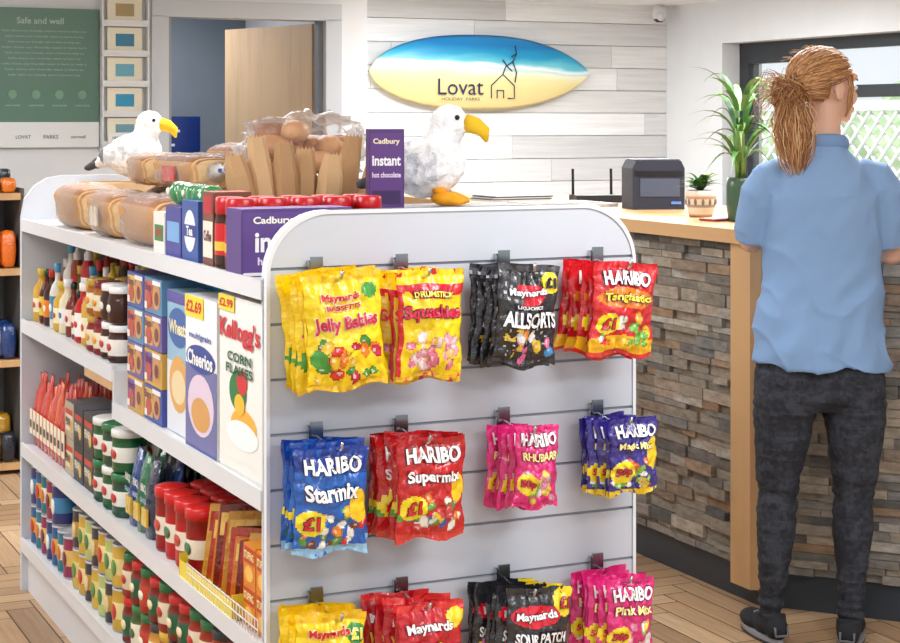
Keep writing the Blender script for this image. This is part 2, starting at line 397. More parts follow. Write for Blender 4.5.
b.box(.02,WD-.02,.022,2.46,0,.13,q,'shelfwhite')
def shelf(t0,t1,z,u0=0,u1=.415,side=-1):
    b.box(u0+.004,u1,t0,t1,z-.022,z,q,'shelfwhite')
    if side<0: b.box(u0-.004,u0+.006,t0,t1,z-.036,z+.006,q,'shelfwhite')
    else: b.box(u1-.006,u1+.004,t0,t1,z-.036,z+.006,q,'shelfwhite')
shelf(.022,2.46,.17);shelf(.022,2.46,.483);shelf(.022,1.24,.795);shelf(1.245,2.46,.89);
shelf(.022,2.46,.17,.447,WD,1);shelf(.022,2.46,.55,.447,WD,1);shelf(.022,2.46,.89,.447,WD,1)
b.box(.0,WD,.022,2.46,1.195,1.22,q,'shelfwhite'); b.box(-.004,.006,.022,2.46,1.186,1.226,q,'shelfwhite')
b.box(.0,.4,1.236,1.25,.795,.885,q,'shelfwhite'); b.box(-.003,.4,1.25,1.56,.83,.866,q,'wood')
b.obj('shelves',(0,0,0),0,gon)
b=B()
for i in range(26):
    t=.05+i*.02; b.tube([(.0,t,.487),(.0,t,.53)],.0011,L((225,225,225)),4)
for z in (.51,.53): b.tube([(0,.05,z),(0,.56,z)],.0016,L((230,230,230)),5,(0,0,1))
b.obj('wire_guard',(0,0,0),0,gon)
# ---------------- candy bags ----------------
def paint(ops,U,Vv,base,seed):
    rs=np.random.RandomState(seed); C=np.tile(np.array(L(base)),(len(U),1))
    for o in ops:
        k=o[0]
        if k=='rect': msk=(U>o[1])&(U<o[2])&(Vv>o[3])&(Vv<o[4]); C[msk]=L(o[5])
        elif k=='ell': msk=((U-o[1])/o[3])**2+((Vv-o[2])/o[4])**2<1; C[msk]=L(o[5])
        elif k=='wave': msk=Vv>o[1]+o[2]*np.sin(U*o[3]); C[msk]=L(o[4])
        elif k=='candy':
            for i in range(o[6]):
                cu=rs.uniform(o[1],o[2]);cv=rs.uniform(o[3],o[4]);r=o[7]*rs.uniform(.7,1.2); c=o[5][rs.randint(len(o[5]))]
                a=rs.uniform(0,3.14); du=(U-cu);dv=(Vv-cv)*1.25
                x=du*math.cos(a)+dv*math.sin(a);y=-du*math.sin(a)+dv*math.cos(a)
                dd=(x/r)**2+(y/(r*.65))**2
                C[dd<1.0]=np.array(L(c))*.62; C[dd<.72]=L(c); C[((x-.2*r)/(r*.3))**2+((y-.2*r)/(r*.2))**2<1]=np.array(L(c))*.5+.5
    C[:,3]=1
    return C
def bag(b,spec,ox,oy,oz,rz,detail,seed,dtilt=0):
    w,h=spec['w'],spec['h']; nx,nz=(50,66) if detail else (22,28)
    th=.046 if detail else .032; cr,sr=math.cos(rz),math.sin(rz); tl=(spec.get('tilt',0)+dtilt)*math.pi/180; ct,st=math.cos(tl),math.sin(tl)
    def P(u,v,side=1,lift=0):
        vv=min(max((v-.05)/.87,0),1)
        bu=(max(math.sin(math.pi*u),0)**.6)*(max(math.sin(math.pi*vv),0)**.6)*th*.5
        x=(u-.5)*w*(1-.07*math.sin(math.pi*vv))+.002*math.sin(v*19+seed)*(u-.5)*2
        wr=noise.noise(Vector((u*4+seed,v*5,seed*1.7)))*.007+noise.noise(Vector((u*12+seed,v*9,3)))*.003
        # creased foil: ridged noise
        r1=1-abs(noise.noise(Vector((u*5.5+seed*2,v*6.5,7))))*2.2
        wr-=max(r1,0)**4*.0032
        wr+=.0026*math.sin(u*46+seed+3*v)*max(0,1-abs(vv-.04)/.22)+.0026*math.sin(u*40+seed*2)*max(0,1-abs(vv-.96)/.2)
        wr+=.0022*math.sin(v*60+seed)*max(0,1-min(u,1-u)/.14)
        y=-side*(bu+.0006)-wr*(.35+math.sin(math.pi*u))-lift
        z=-h+v*h+.006*math.sin(u*9+seed)*(1 if v<.05 else .3)
        x,z=x*ct-z*st,x*st+z*ct
        return (ox+x*cr-y*sr,oy+x*sr+y*cr,oz+z)
    V=[];F=[]
    for j in range(nz+1):
        for i in range(nx+1): V.append(P(i/nx,j/nz))
    for j in range(nz):
        for i in range(nx): a=j*(nx+1)+i; F.append([a,a+1,a+nx+2,a+nx+1])
    U=np.array([(i+.5)/nx for j in range(nz) for i in range(nx)]);Vv=np.array([(j+.5)/nz for j in range(nz) for i in range(nx)])
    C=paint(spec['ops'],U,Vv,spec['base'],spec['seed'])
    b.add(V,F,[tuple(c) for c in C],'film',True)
    V=[];F=[]
    for j in range(11):
        for i in range(11): V.append(P(i/10,j/10,-1))
    for j in range(10):
        for i in range(10): a=j*11+i; F.append([a,a+11,a+12,a+1])
    b.add(V,F,L(spec.get('back',spec['base'])),'film',True)
    for (s_,cu,cv,ww,col,hh,rot) in spec['texts']:
        cc,ss=math.cos(rot),math.sin(rot)
        def fn(a,c,lift): 
            x=a*cc-c*ss; y=a*ss+c*cc
            return P(min(max(cu+x/w,.01),.99),cv+y/h,1,lift)
        if detail:
            oc=spec.get('outline',(40,20,60))
            b.text(s_,lambda a,c:fn(a,c,.0036),ww*w+.004,L(oc),'film',.07,hh*h+.003)
        b.text(s_,lambda a,c:fn(a,c,.005),ww*w,L(col),'film',.035,hh*h)
Y_=(250,214,8)
mix=[(220,40,40),(250,170,30),(60,160,60),(250,225,60),(230,110,160)]
specs=[
 dict(c=0,r=0,w=.170,h=.228,n=5,base=Y_,tilt=4,seed=1,dx=.008,outline=(250,240,200),ops=[('ell',.5,.55,.5,.2,(255,228,40)),('candy',.12,.92,.1,.4,[(225,50,30),(245,130,30),(70,150,50),(250,200,40),(200,30,60)],26,.085),('rect',0,1,0,.05,(240,190,20)),('rect',0,1,.94,1,(245,200,20)),('ell',.84,.83,.1,.07,(70,160,60)),('ell',.12,.28,.1,.08,(70,160,60))],texts=[('Maynards',.45,.80,.5,(215,20,40),.08,.0),('BASSETTS',.47,.72,.45,(215,20,40),.045,.0),('Jelly Babies',.5,.57,.86,(205,20,80),.15,.03)]),
 dict(c=1,r=0,w=.15,h=.22,n=5,base=Y_,tilt=-1,seed=2,dx=.014,sx=-.035,back=(215,30,40),ops=[('wave',.78,.03,6,(215,30,40)),('rect',0,.06,0,1,(215,30,40)),('ell',.5,.80,.34,.08,(215,20,50)),('candy',.15,.9,.1,.42,[(245,170,190),(250,220,225),(235,120,150),(255,200,120)],22,.085),('rect',0,1,.0,.05,(230,180,20)),('rect',0,1,.86,1,Y_)],texts=[('DRUMSTICK',.52,.77,.6,(255,240,100),.055,0),('Squashies',.5,.60,.88,(225,20,70),.15,0)]),
 dict(c=2,r=0,w=.146,h=.205,n=5,base=(38,38,44),tilt=-4,seed=3,dx=.002,ops=[('candy',.08,.95,.06,.36,[(240,120,170),(250,210,50),(70,150,210),(250,250,250),(30,30,30),(240,140,40)],34,.08),('ell',.84,.82,.15,.11,(252,220,40)),('rect',0,1,.94,1,(70,70,76)),('ell',.45,.7,.3,.11,(225,20,50)),('candy',.05,.3,.6,.95,[(60,60,66),(90,90,96)],8,.1)],texts=[('Maynards',.45,.72,.6,(255,255,255),.09,.05),('LIQUORICE',.48,.575,.4,(255,255,255),.04,0),('ALLSORTS',.52,.45,.9,(255,255,255),.16,0),('£1',.84,.82,.17,(30,30,30),.1,0)]),
 dict(c=3,r=0,w=.16,h=.198,n=5,base=(205,25,35),tilt=-5,seed=4,dx=.005,ops=[('ell',.5,.10,.6,.12,(250,190,30)),('candy',.1,.9,.12,.42,[(240,200,60),(240,240,230),(220,40,60),(120,190,70),(240,130,40)],26,.075),('ell',.5,.62,.46,.11,(225,120,20)),('rect',0,1,.0,.04,(215,40,40)),('ell',.22,.34,.17,.11,(252,225,30))],texts=[('HARIBO',.5,.83,.74,(255,255,255),.15,0),('Tangfastics',.52,.62,.78,(255,235,80),.11,0),('£1',.22,.34,.18,(210,20,30),.12,0)]),
 dict(c=0,r=1,w=.160,h=.208,n=6,base=(25,95,185),tilt=-1,seed=5,dx=-.012,sx=-.004,outline=(20,30,90),ops=[('wave',.78,.03,5,(20,60,150)),('candy',.05,.95,.08,.42,[(250,210,50),(230,40,50),(250,250,240),(90,160,60),(120,60,40),(240,140,40)],34,.075),('ell',.87,.45,.14,.16,(250,205,30)),('rect',0,1,0,.08,(150,200,235)),('ell',.2,.32,.19,.12,(252,225,30))],texts=[('HARIBO',.5,.84,.78,(255,255,255),.15,0),('Starmix',.48,.6,.74,(255,255,255),.16,.0),('£1',.2,.32,.2,(210,20,30),.13,0)]),
 dict(c=1,r=1,w=.155,h=.205,n=6,base=(200,25,30),tilt=-1,seed=6,dx=.016,outline=(90,10,20),ops=[('wave',.8,.03,5,(175,20,25)),('candy',.05,.95,.12,.42,[(250,210,50),(230,80,90),(250,250,240),(90,160,60),(70,110,190),(240,140,40)],34,.075),('ell',.87,.5,.12,.14,(250,205,30)),('rect',0,1,0,.08,(215,60,50)),('ell',.2,.33,.19,.12,(252,225,30))],texts=[('HARIBO',.5,.84,.78,(255,255,255),.15,0),('Supermix',.5,.62,.8,(255,255,255),.14,.0),('£1',.2,.33,.2,(210,20,30),.13,0)]),
 dict(c=2,r=1,w=.105,h=.17,n=5,base=(225,40,125),tilt=-2,seed=7,dx=.02,sx=.01,outline=(120,10,70),ops=[('candy',.1,.9,.1,.45,[(250,160,200),(250,220,80),(140,200,80),(250,250,250)],20,.1),('ell',.25,.3,.22,.13,(252,225,30))],texts=[('HARIBO',.5,.84,.8,(255,255,255),.15,0),('50p',.25,.3,.3,(210,20,60),.11,0),('RHUBARB',.5,.64,.8,(255,240,160),.1,0)]),
 dict(c=3,r=1,w=.122,h=.16,n=6,base=(55,45,140),tilt=0,seed=8,dx=.022,sx=.005,outline=(30,20,90),ops=[('candy',.1,.9,.1,.45,[(240,60,60),(250,220,80),(140,200,80),(250,250,250),(230,100,30)],24,.09),('ell',.86,.55,.16,.2,(250,210,30)),('ell',.22,.3,.22,.15,(252,225,30)),('rect',0,1,0,.06,(250,215,40))],texts=[('HARIBO',.5,.84,.8,(255,255,255),.16,0),('Magic Mix',.46,.64,.7,(255,240,160),.11,0),('50p',.22,.3,.3,(210,20,60),.12,0)]),
 dict(c=0,r=2,w=.15,h=.2,n=6,base=Y_,tilt=-3,seed=9,dx=-.012,outline=(250,240,180),ops=[('rect',0,1,.93,1,(240,190,20)),('ell',.86,.8,.16,.1,(60,150,70)),('candy',.1,.9,.1,.4,mix,24,.08)],texts=[('Maynards',.45,.82,.6,(215,20,40),.1,.0),('Wine Gums',.5,.62,.84,(205,20,60),.13,0),('£1',.86,.8,.17,(255,240,80),.1,0)]),
 dict(c=1,r=2,w=.15,h=.2,n=5,base=(200,25,40),tilt=-2,seed=10,dx=.014,outline=(110,0,20),ops=[('rect',0,1,.93,1,(235,60,60)),('ell',.86,.84,.14,.1,(252,220,40)),('candy',.1,.9,.1,.4,mix,24,.08)],texts=[('Maynards',.46,.76,.7,(255,255,255),.12,.04),('Wine Gums',.5,.56,.84,(255,235,80),.13,0)]),
 dict(c=2,r=2,w=.155,h=.2,n=6,base=(40,40,46),tilt=-4,seed=11,dx=.026,ops=[('ell',.88,.86,.18,.16,(252,220,40)),('ell',.42,.72,.38,.11,(225,20,50)),('candy',.1,.9,.1,.4,[(60,60,70),(240,120,170),(250,210,50)],24,.08)],texts=[('Maynards',.42,.72,.62,(255,255,255),.1,.05),('£1',.88,.84,.17,(200,30,50),.11,0),('SOUR PATCH',.5,.5,.84,(255,255,255),.11,0)]),
 dict(c=3,r=2,w=.12,h=.17,n=6,base=(225,40,125),tilt=-2,seed=12,dx=.016,outline=(120,10,70),ops=[('candy',.1,.9,.1,.45,[(250,160,200),(250,220,80),(140,200,80),(250,250,250)],22,.1),('ell',.22,.3,.22,.13,(252,225,30))],texts=[('HARIBO',.5,.82,.82,(255,255,255),.16,0),('50p',.22,.3,.3,(210,20,60),.11,0),('Pink Mix',.5,.63,.8,(255,240,160),.11,0)]),
]
cu_=[.101,.289,.526,.755]; rz_=[1.249,.915,.58]
for sp_ in specs:
    b=B(); n=sp_['n']; steel=L((200,202,206))
    b.box(-.014,.014,-.006,.010,-.03,.016,steel,'metal')
    b.box(-.016,.016,-.012,-.006,-.018,.014,steel,'metal')
    b.box(-.013,.013,-.018,-.012,-.006,.024,L((150,154,160)),'metal')
    b.tube([(0,-.006,-.004),(0,-.06,-.012),(0,-.135,-.014),(0,-.152,-.008),(0,-.16,.006)],.0032,steel,8,(0,0,1),'metal')
    for i in range(n):
        f=i/(n-1); last=i==n-1
        bag(b,sp_,sp_['dx']*f+sp_.get('sx',-.012)*(1-f)+ru(-.006,.006)*(0 if last else 1.6),-.028-.1*f,-.004+ru(-.006,.006),(ru(-.14,.14) if not last else .03),last,sp_['seed']*3.1+i,0 if last else ru(-3.5,3.5))
    b.obj('candy_bag_stack',G(cu_[sp_['c']],-.004,rz_[sp_['r']]),TH)
# ---------------- shelf products ----------------
def pbox(name,u,t,z,w,dp,h,base,panels=(),texts=(),rz=AIS,top=None):
    b=B(); b.box(-w/2,w/2,0,dp,0,h,L(base),'semi')
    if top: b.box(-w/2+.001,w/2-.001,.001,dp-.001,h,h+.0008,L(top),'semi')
    k=0
    for pn in panels:
        k+=1; l=-.0004*k
        if pn[0]=='r':
            _,x0,x1,z0,z1,c=pn; x0,x1=(x0-.5)*w,(x1-.5)*w
            b.add([(x0,l,z0*h),(x1,l,z0*h),(x1,l,z1*h),(x0,l,z1*h)],[[0,1,2,3]],L(c),'semi')
        else:
            _,cx,cz,rx,rz2,c=pn; n=20
            b.add([((cx-.5+rx*math.cos(2*math.pi*i/n))*w,l,(cz+rz2*math.sin(2*math.pi*i/n))*h) for i in range(n)],[list(range(n))],L(c),'semi')
    for (s_,cx,cz,ww,hh,c) in texts:
        b.text(s_,lambda a,e:((cx-.5)*w+a,-.0004*(k+2),cz*h+e),ww*w,L(c),'semi',.03,hh*h)
    return b.obj(name,G(u,t,z),rz)
zc=.797
pbox('cereal_box',.012,.20,zc,.29,.075,.375,(240,239,234),[('r',0,1,.0,.08,(235,235,228)),('e',.58,.28,.3,.1,(240,180,60)),('e',.55,.23,.36,.08,(250,250,250)),('e',.45,.47,.2,.11,(30,120,60)),('e',.55,.53,.12,.07,(210,30,40)),('e',.5,.40,.12,.06,(240,190,40)),('r',.0,.38,.91,1,(250,220,40))],[("Kellogg's",.5,.80,.92,.15,(205,20,40)),('CORN',.5,.66,.55,.055,(20,90,50)),('FLAKES',.5,.59,.62,.055,(20,90,50)),('£2.99',.19,.955,.32,.05,(200,20,40))])
for uu in (.012,.1): pbox('cereal_box',uu,.485,zc,.24,.075,.35,(240,240,245),[('r',0,1,.6,1,(246,246,246)),('r',0,1,0,.55,(110,112,165)),('e',.5,.3,.42,.2,(225,205,225)),('e',.5,.24,.3,.11,(215,160,90)),('e',.5,.6,.46,.09,(50,70,150)),('r',0,.6,.86,1,(250,220,40))],[('Cheerios',.5,.6,.8,.1,(250,250,250)),('£2.69',.3,.93,.5,.08,(205,20,40)),('multigrain',.5,.74,.7,.05,(60,90,160))])
for uu in (.1,.19,.28): pbox('cereal_box',uu,.20,zc,.27,.07,.37,(235,235,230))
pbox('cereal_box',.03,.725,zc,.2,.08,.34,(150,190,215),[('r',0,1,0,.5,(225,228,235)),('e',.5,.35,.4,.2,(225,170,90)),('e',.5,.33,.3,.12,(235,215,170)),('e',.5,.75,.44,.14,(60,100,170)),('r',0,1,.92,1,(90,80,160))],[('Wheats',.5,.75,.76,.1,(250,240,200))])
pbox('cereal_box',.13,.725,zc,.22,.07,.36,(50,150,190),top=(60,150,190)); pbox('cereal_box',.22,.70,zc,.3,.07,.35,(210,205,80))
k=0
for t in (.92,1.09):
    for j in range(4):
        col=[(75,90,165),(210,165,75),(110,95,160),(90,140,180)][(j+k)%4]; c2=[(225,190,90),(120,90,160),(220,180,90),(215,110,70)][(j+k)%4]
        pbox('snack_bar_box',.02,t,zc+j*.09,.16,.12,.088,col,[('r',.03,.48,.1,.9,c2),('e',.7,.5,.22,.38,(205,150,90)),('e',.72,.45,.12,.2,(120,60,50)),('e',.27,.38,.17,.25,(190,80,70)),('r',.5,.97,.82,.95,(240,240,240)),('r',.05,.2,.1,.3,(240,235,225))],[('Bars',.27,.74,.36,.22,(110,30,90))])
    k+=1
pbox('cereal_box',.2,1.0,zc,.3,.08,.34,(50,120,180),top=(80,150,200)); pbox('cereal_box',.3,1.0,zc,.3,.08,.35,(220,180,60))
def bottle(b,x,y,z,h,r,body,label,cap,neck=.35,labc=None,kind=0):
    c1,c2,c3=L(body),L(label),L(cap); lo,hi=ru(.1,.2),ru(.42,.56)
    if kind==1: # squeeze bottle
        b.lathe(x,y,z,[(r*.8,0,c1),(r*.98,.008,c1),(r,h*lo,c2),(r*.93,h*.35,c2),(r*.97,h*.62,c1),(r*.9,h*.74,c1),(r*.55,h*.82,c3),(r*.55,h*.9,c3),(r*.28,h*.93,c3),(r*.16,h,c3)],16,'gloss',.75)
    elif kind==2: # slim oil bottle
        b.lathe(x,y,z,[(r*.78,0,c1),(r*.85,.006,c1),(r*.85,h*lo,c2),(r*.86,h*(lo+.01),c2),(r*.86,h*.5,c1),(r*.85,h*.55,c1),(r*.6,h*.66,c1),(r*.28,h*.74,c1),(r*.26,h*.86,c3),(r*.34,h*.87,c3),(r*.34,h,c3)],14)
    else:
        b.lathe(x,y,z,[(r*.9,0,c1),(r,.006,c1),(r,h*lo,c2),(r*1.01,h*(lo+.01),c2),(r*1.01,h*hi,c1),(r,h*(hi+.02),c1),(r*.95,h*.62,c1),(r*neck,h*.76,c1),(r*neck,h*.86,c3),(r*neck*1.2,h*.87,c3),(r*neck*1.2,h*.995,c3),(r*neck*1.1,h,c3)],14)
    if labc: b.ell((x,y-r*(.72 if kind==1 else .8 if kind==2 else .93),z+h*(lo+hi)/2),(r*.5,r*.12,h*.07),L(labc),'gloss',10,6); 
def jar(b,x,y,z,h,r,body,label,lid,labc=None):
    c1,c2,c3=L(body),L(label),L(lid)
    b.lathe(x,y,z,[(r*.9,0,c1),(r,.005,c1),(r,h*.18,c2),(r*1.012,h*.19,c2),(r*1.012,h*.62,c1),(r,h*.63,c1),(r*.86,h*.8,c1),(r*.9,h*.81,c3),(r*.93,h*.82,c3),(r*.93,h*.98,c3),(r*.85,h,c3)],16)
    if labc: b.ell((x,y-r*.95,z+h*.4),(r*.5,r*.12,h*.12),L(labc),'gloss',10,6)
def can(b,x,y,z,h,r,label,band,top=(190,190,195),pic=None):
    c1,c2,ct=L(label),L(band),L(top)
    b.lathe(x,y,z,[(r*.96,0,ct),(r,.004,c1),(r,h*.3,c2),(r*1.005,h*.31,c2),(r*1.005,h*.68,c1),(r,h*.69,c1),(r,h-.006,ct),(r*1.02,h-.004,ct),(r*.98,h,ct),(r*.92,h-.004,ct)],16)
    if pic: b.ell((x,y-r*.93,z+h*.45),(r*.55,r*.12,h*.22),L(pic),'gloss',10,6)
def AG(name,b,t,z): return b.obj(name,G(0,t,z),AIS)
b=B()
sb=[((235,225,190),(245,245,240),(245,245,245),.36,(60,120,170)),((150,60,20),(200,30,30),(240,240,240),.4,(250,230,150)),((90,20,15),(230,200,60),(30,60,40),.42,(200,30,30)),((90,100,35),(235,225,200),(200,160,50),.4,(80,100,40)),((60,30,20),(240,130,30),(190,40,30),.38,(250,240,220)),((240,235,220),(40,90,160),(60,110,60),.4,(240,240,240)),((190,25,25),(250,250,250),(250,250,250),.4,(200,20,30)),((215,170,60),(250,240,200),(220,190,60),.36,(200,60,40)),((230,225,215),(60,140,180),(70,150,190),.4,(250,250,250)),((120,40,25),(245,235,215),(30,30,30),.3,(180,40,30))]
for row,y in enumerate((.06,.14,.22,.31)):
    i=0; x=-.56
    while x<(.17 if row<3 else .5):
        s_=random.choice(sb); kd=random.choice([0,1,2,0])
        h=ru(.14,.21) if row==0 else ru(.19,.265)
        bottle(b,x,y,0,h,ru(.028,.033),s_[0],s_[1],s_[2],s_[3]*ru(.8,1.3),s_[4],kd); x+=.076
AG('sauce_bottles',b,1.86,.892)
b=B()
for i in range(4):
    for row in range(3):
        for lv in range(2):
            ch=i>1
            jar(b,.27+i*.084,.055+row*.088,lv*.105,.1,.04,(62,30,16) if ch else (170,100,25) if lv else (140,30,40),((62,30,16) if lv else (238,232,222)) if ch else (235,225,190),[(190,150,50),(120,30,40),(245,245,245),(245,245,245)][i],(240,235,225) if (ch and lv) else (190,50,50) if ch else (230,150,40))
AG('spread_jars',b,1.88,.892)
b=B()
for i in range(10):
    for row in range(3):
        x=-.22+i*.052; h=.2+ru(-.02,.025)
        b.tube([(x,.05+row*.06,0),(x,.05+row*.06,h*.5),(x,.055+row*.06,h*.85),(x+ru(-.006,.006),.06+row*.06,h),(x,.06+row*.06,h+.03)],[(.024,.015),(.025,.022),(.024,.014),(.014,.006),(.024,.004)],L(random.choice([(205,60,40),(195,45,35),(220,95,50)])),10,(0,1,0),'film')
        if row==0: b.box(x-.018,x+.018,.022,.024,.04,.12,L((245,230,205)),'semi'); b.box(x-.012,x+.012,.0212,.023,.06,.085,L((70,70,60)),'semi')
AG('red_food_pouches',b,2.2,.485)
for i,t in enumerate((1.65,1.775,1.895)):
    for j in range(2): pbox('dry_food_box',.03,t,.485+j*.11,.115,.12,.108,[(62,56,54),(44,46,54),(180,165,140)][i],[('r',.1,.9,.2,.8,[(90,78,70),(75,75,82),(225,215,190)][i]),('r',.1,.9,.65,.8,(200,60,40)),('e',.7,.35,.15,.2,(220,180,90))],[('PENNE',.4,.45,.5,.22,(240,235,220) if i<2 else (60,40,30))],top=(90,90,96))
pbox('dry_food_box',.18,1.78,.485,.34,.1,.24,(45,45,50))
b=B()
for i in range(3):
    for row in range(3):
        for lv in range(2):
            c1=(25,95,55) if (i+lv)%2 else (35,80,62)
            z=lv*.118; h=.115; lid=L((235,237,232) if (i+row+lv)%2 else (45,115,70))
            b.lathe(-.1+i*.105,.06+row*.1,z,[(.042,0,L(c1)),(.047,.005,L(c1)),(.047,h*.25,L((235,235,225))),(.0475,h*.26,L((235,235,225))),(.0475,h*.6,L(c1)),(.047,h*.62,L(c1)),(.047,h*.82,lid),(.05,h*.83,lid),(.05,h*.98,lid),(.045,h,lid)],18)
            b.ell((-.1+i*.105,.06+row*.1-.045,z+h*.42),(.024,.005,.014),L((190,40,40)),'gloss',10,6)
AG('gravy_tubs',b,1.41,.485)
b=B()
for i in range(3):
    x=-.09+i*.078
    for row in range(2):
        y=.05+row*.06; c=L([(25,60,130),(35,110,70),(40,44,70)][(i+row)%3])
        b.tube([(x,y,0),(x,y,.08),(x,y+.005,.15),(x+.008,y+.01,.2)],[(.036,.02),(.038,.024),(.035,.014),(.032,.002)],c,12,(0,1,0),'film')
        if row==0:
            b.text('BBQ',lambda a,e:(x+a,y-.027,.125+e),.05,L((240,240,240)),'film',.03); b.text('SAUCE',lambda a,e:(x+a,y-.028,.095+e),.05,L((150,210,240)),'film',.03); b.box(x-.024,x+.024,y-.0265,y-.02,.03,.075,L((230,190,60)),'film')
for i in range(4): b.ell((-.09+i*.06,.2,.13+.04*(i%2)),(.045,.03,.09),L((48,48,54)),'film',14,10,.6,.3)
AG('sauce_pouches',b,1.09,.485)
b=B()
for i in range(4):
    for row in range(3):
        c1=(185,25,30) if (i+row)%3 else (150,20,25)
        b.lathe(-.12+i*.088,.06+row*.09,0,[(.038,0,L(c1)),(.04,.005,L(c1)),(.04,.04,L((235,225,205))),(.0405,.042,L((235,225,205))),(.0405,.085,L(c1)),(.04,.13,L((200,20,25))),(.043,.131,L((200,20,25))),(.043,.155,L((215,30,30))),(.036,.158,L((215,30,30)))],18)
        b.ell((-.12+i*.088,.06+row*.09-.038,.062),(.022,.005,.016),L((60,110,70) if i%2 else (190,60,40)),'gloss',10,6)
AG('gravy_granule_tubs',b,.77,.485)
b=B()
b.box(-.2,.2,.0,.2,0,.004,L((240,220,60)),'semi'); b.box(-.2,.2,0,.003,0,.04,L((235,212,60)),'semi'); b.box(-.2,-.197,0,.2,0,.055,L((235,212,60)),'semi'); b.box(.197,.2,0,.2,0,.055,L((235,212,60)),'semi')
for i in range(12):
    x0=-.17+i*.031; tw=ru(-.35,.35)+.9; hh=ru(.13,.19); lean=ru(-.08,.14)
    c=L([(165,40,30),(205,150,60),(175,60,35),(215,120,45),(120,35,30)][i%5])
    def pt(a,bq,d): 
        xx=a*math.cos(tw)-d*math.sin(tw); yy=a*math.sin(tw)+d*math.cos(tw)
        return (x0+xx+lean*bq,.085+yy+.1*bq,.006+bq)
    V=[pt(-.05,0,-.005),(pt(.05,0,-.005)),pt(.05,hh,-.005),pt(-.05,hh,-.005),pt(-.05,0,.005),pt(.05,0,.005),pt(.05,hh,.005),pt(-.05,hh,.005)]
    b.add(V,[[0,1,2,3],[4,7,6,5],[0,4,5,1],[1,5,6,2],[2,6,7,3],[3,7,4,0]],c,'film')
    for (a0,a1,z0,z1,cc,dd) in ((-.045,.045,.62,.9,[(240,200,100),(170,30,30)][i%2],-.0056),(-.035,.035,.12,.5,(215,150,90),-.0056),(-.025,.03,.2,.4,(190,60,40),-.006),(-.03,.03,.7,.82,[(120,30,25),(245,230,190)][i%2],-.006)):
        b.add([pt(a0,hh*z0,dd),pt(a1,hh*z0,dd),pt(a1,hh*z1,dd),pt(a0,hh*z1,dd)],[[0,1,2,3]],L(cc),'film')
for i in range(5):
    x=-.15+i*.075; b.box(x-.035,x+.035,.17,.2,.02,.19,L([(170,35,25),(190,60,30),(140,40,30)][i%3]),'film'); b.box(x-.025,x+.025,.168,.17,.09,.15,L((240,190,70)),'film')
AG('sauce_mix_packets',b,.42,.485)
for i,t in enumerate((.08,.165)):
    for j in range(2): pbox('stuffing_box',.02,t,.485+j*.086,.078,.13,.084,(222,130,35),[('r',.05,.95,.55,.95,(190,60,30)),('e',.5,.3,.35,.2,(240,190,90))],[('STUFFING',.5,.75,.8,.2,(255,235,160))],top=(232,150,50))
b=B()
js=[((150,35,20),(225,210,180),(40,110,60),(190,40,30)),((160,45,25),(190,60,40),(40,110,60),(245,235,215)),((175,60,25),(235,225,200),(45,45,50),(60,120,60)),((120,30,20),(30,90,60),(200,40,40),(240,220,180)),((205,150,60),(240,235,215),(60,60,60),(200,90,40)),((70,95,45),(235,230,205),(50,120,70),(70,100,50)),((190,90,40),(120,40,70),(210,170,60),(245,225,200)),((235,225,205),(60,120,80),(245,245,240),(60,130,70))]
for i in range(10):
    st=[js[rnd_] for rnd_ in (random.randrange(8),random.randrange(4))]
    for row in range(4):
        for lv in range(2):
            s_=st[lv] if row<2 else random.choice(js); jar(b,-.4+i*.087,.055+row*.088,lv*.122,.12*ru(.9,1.0) if lv else .12,.04,s_[0],s_[1],s_[2],s_[3])
AG('pasta_sauce_jars',b,.80,.172)
b=B()
for i in range(7):
    for row in range(4):
        for lv in range(2):
            c_=[((212,175,70),(230,210,140),(90,140,60)),((205,165,60),(240,225,160),(200,60,40)),((190,200,120),(235,230,180),(70,130,60)),((60,60,66),(190,150,60),(225,200,150))][(i+lv*3+(i//2))%4 if i>1 else (lv*3+i)%4]
            can(b,-.24+i*.079,.055+row*.082,lv*.118,.116,.038,c_[0],c_[1],pic=c_[2])
AG('canned_vegetables',b,1.55,.172)
b=B()
for i in range(7):
    for row in range(4):
        for lv in range(2 if i<5 else 1):
            c_=[((40,95,150),(225,170,70),(200,60,40)),((50,60,120),(70,140,190),(240,240,240)),((150,50,90),(230,190,110),(120,40,60)),((35,120,140),(235,235,220),(210,120,40))][(i*3+lv)%4]
            can(b,-.26+i*.079,.055+row*.082,lv*.127,.125,.038,c_[0],c_[1],pic=c_[2])
AG('canned_beans',b,2.13,.172)
# top shelf goods
zt=1.222
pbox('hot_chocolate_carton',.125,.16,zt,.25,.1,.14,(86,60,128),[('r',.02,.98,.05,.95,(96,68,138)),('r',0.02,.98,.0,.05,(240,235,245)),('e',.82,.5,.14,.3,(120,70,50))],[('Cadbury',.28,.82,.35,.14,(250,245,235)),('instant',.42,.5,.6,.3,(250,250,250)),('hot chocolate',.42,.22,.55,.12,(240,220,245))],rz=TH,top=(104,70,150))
pbox('hot_chocolate_carton',.39,.16,zt,.25,.1,.13,(82,55,125),rz=TH,top=(110,70,160))
b=B()
for i in range(5):
    x=.045+i*.075
    for r2 in range(2):
        b.lathe(x,.035+r2*.072,0,[(.03,0,L((60,30,20))),(.033,.01,L((60,30,20))),(.033,.03,L((200,30,35))),(.0335,.04,L((225,190,60))),(.0335,.06,L((200,30,35))),(.033,.1,L((60,30,20))),(.03,.12,L((190,20,30))),(.032,.122,L((190,20,30))),(.032,.155,L((195,30,40))),(.028,.158,L((195,30,40)))],16)
b.obj('coffee_jars',G(0,.27,zt),TH)
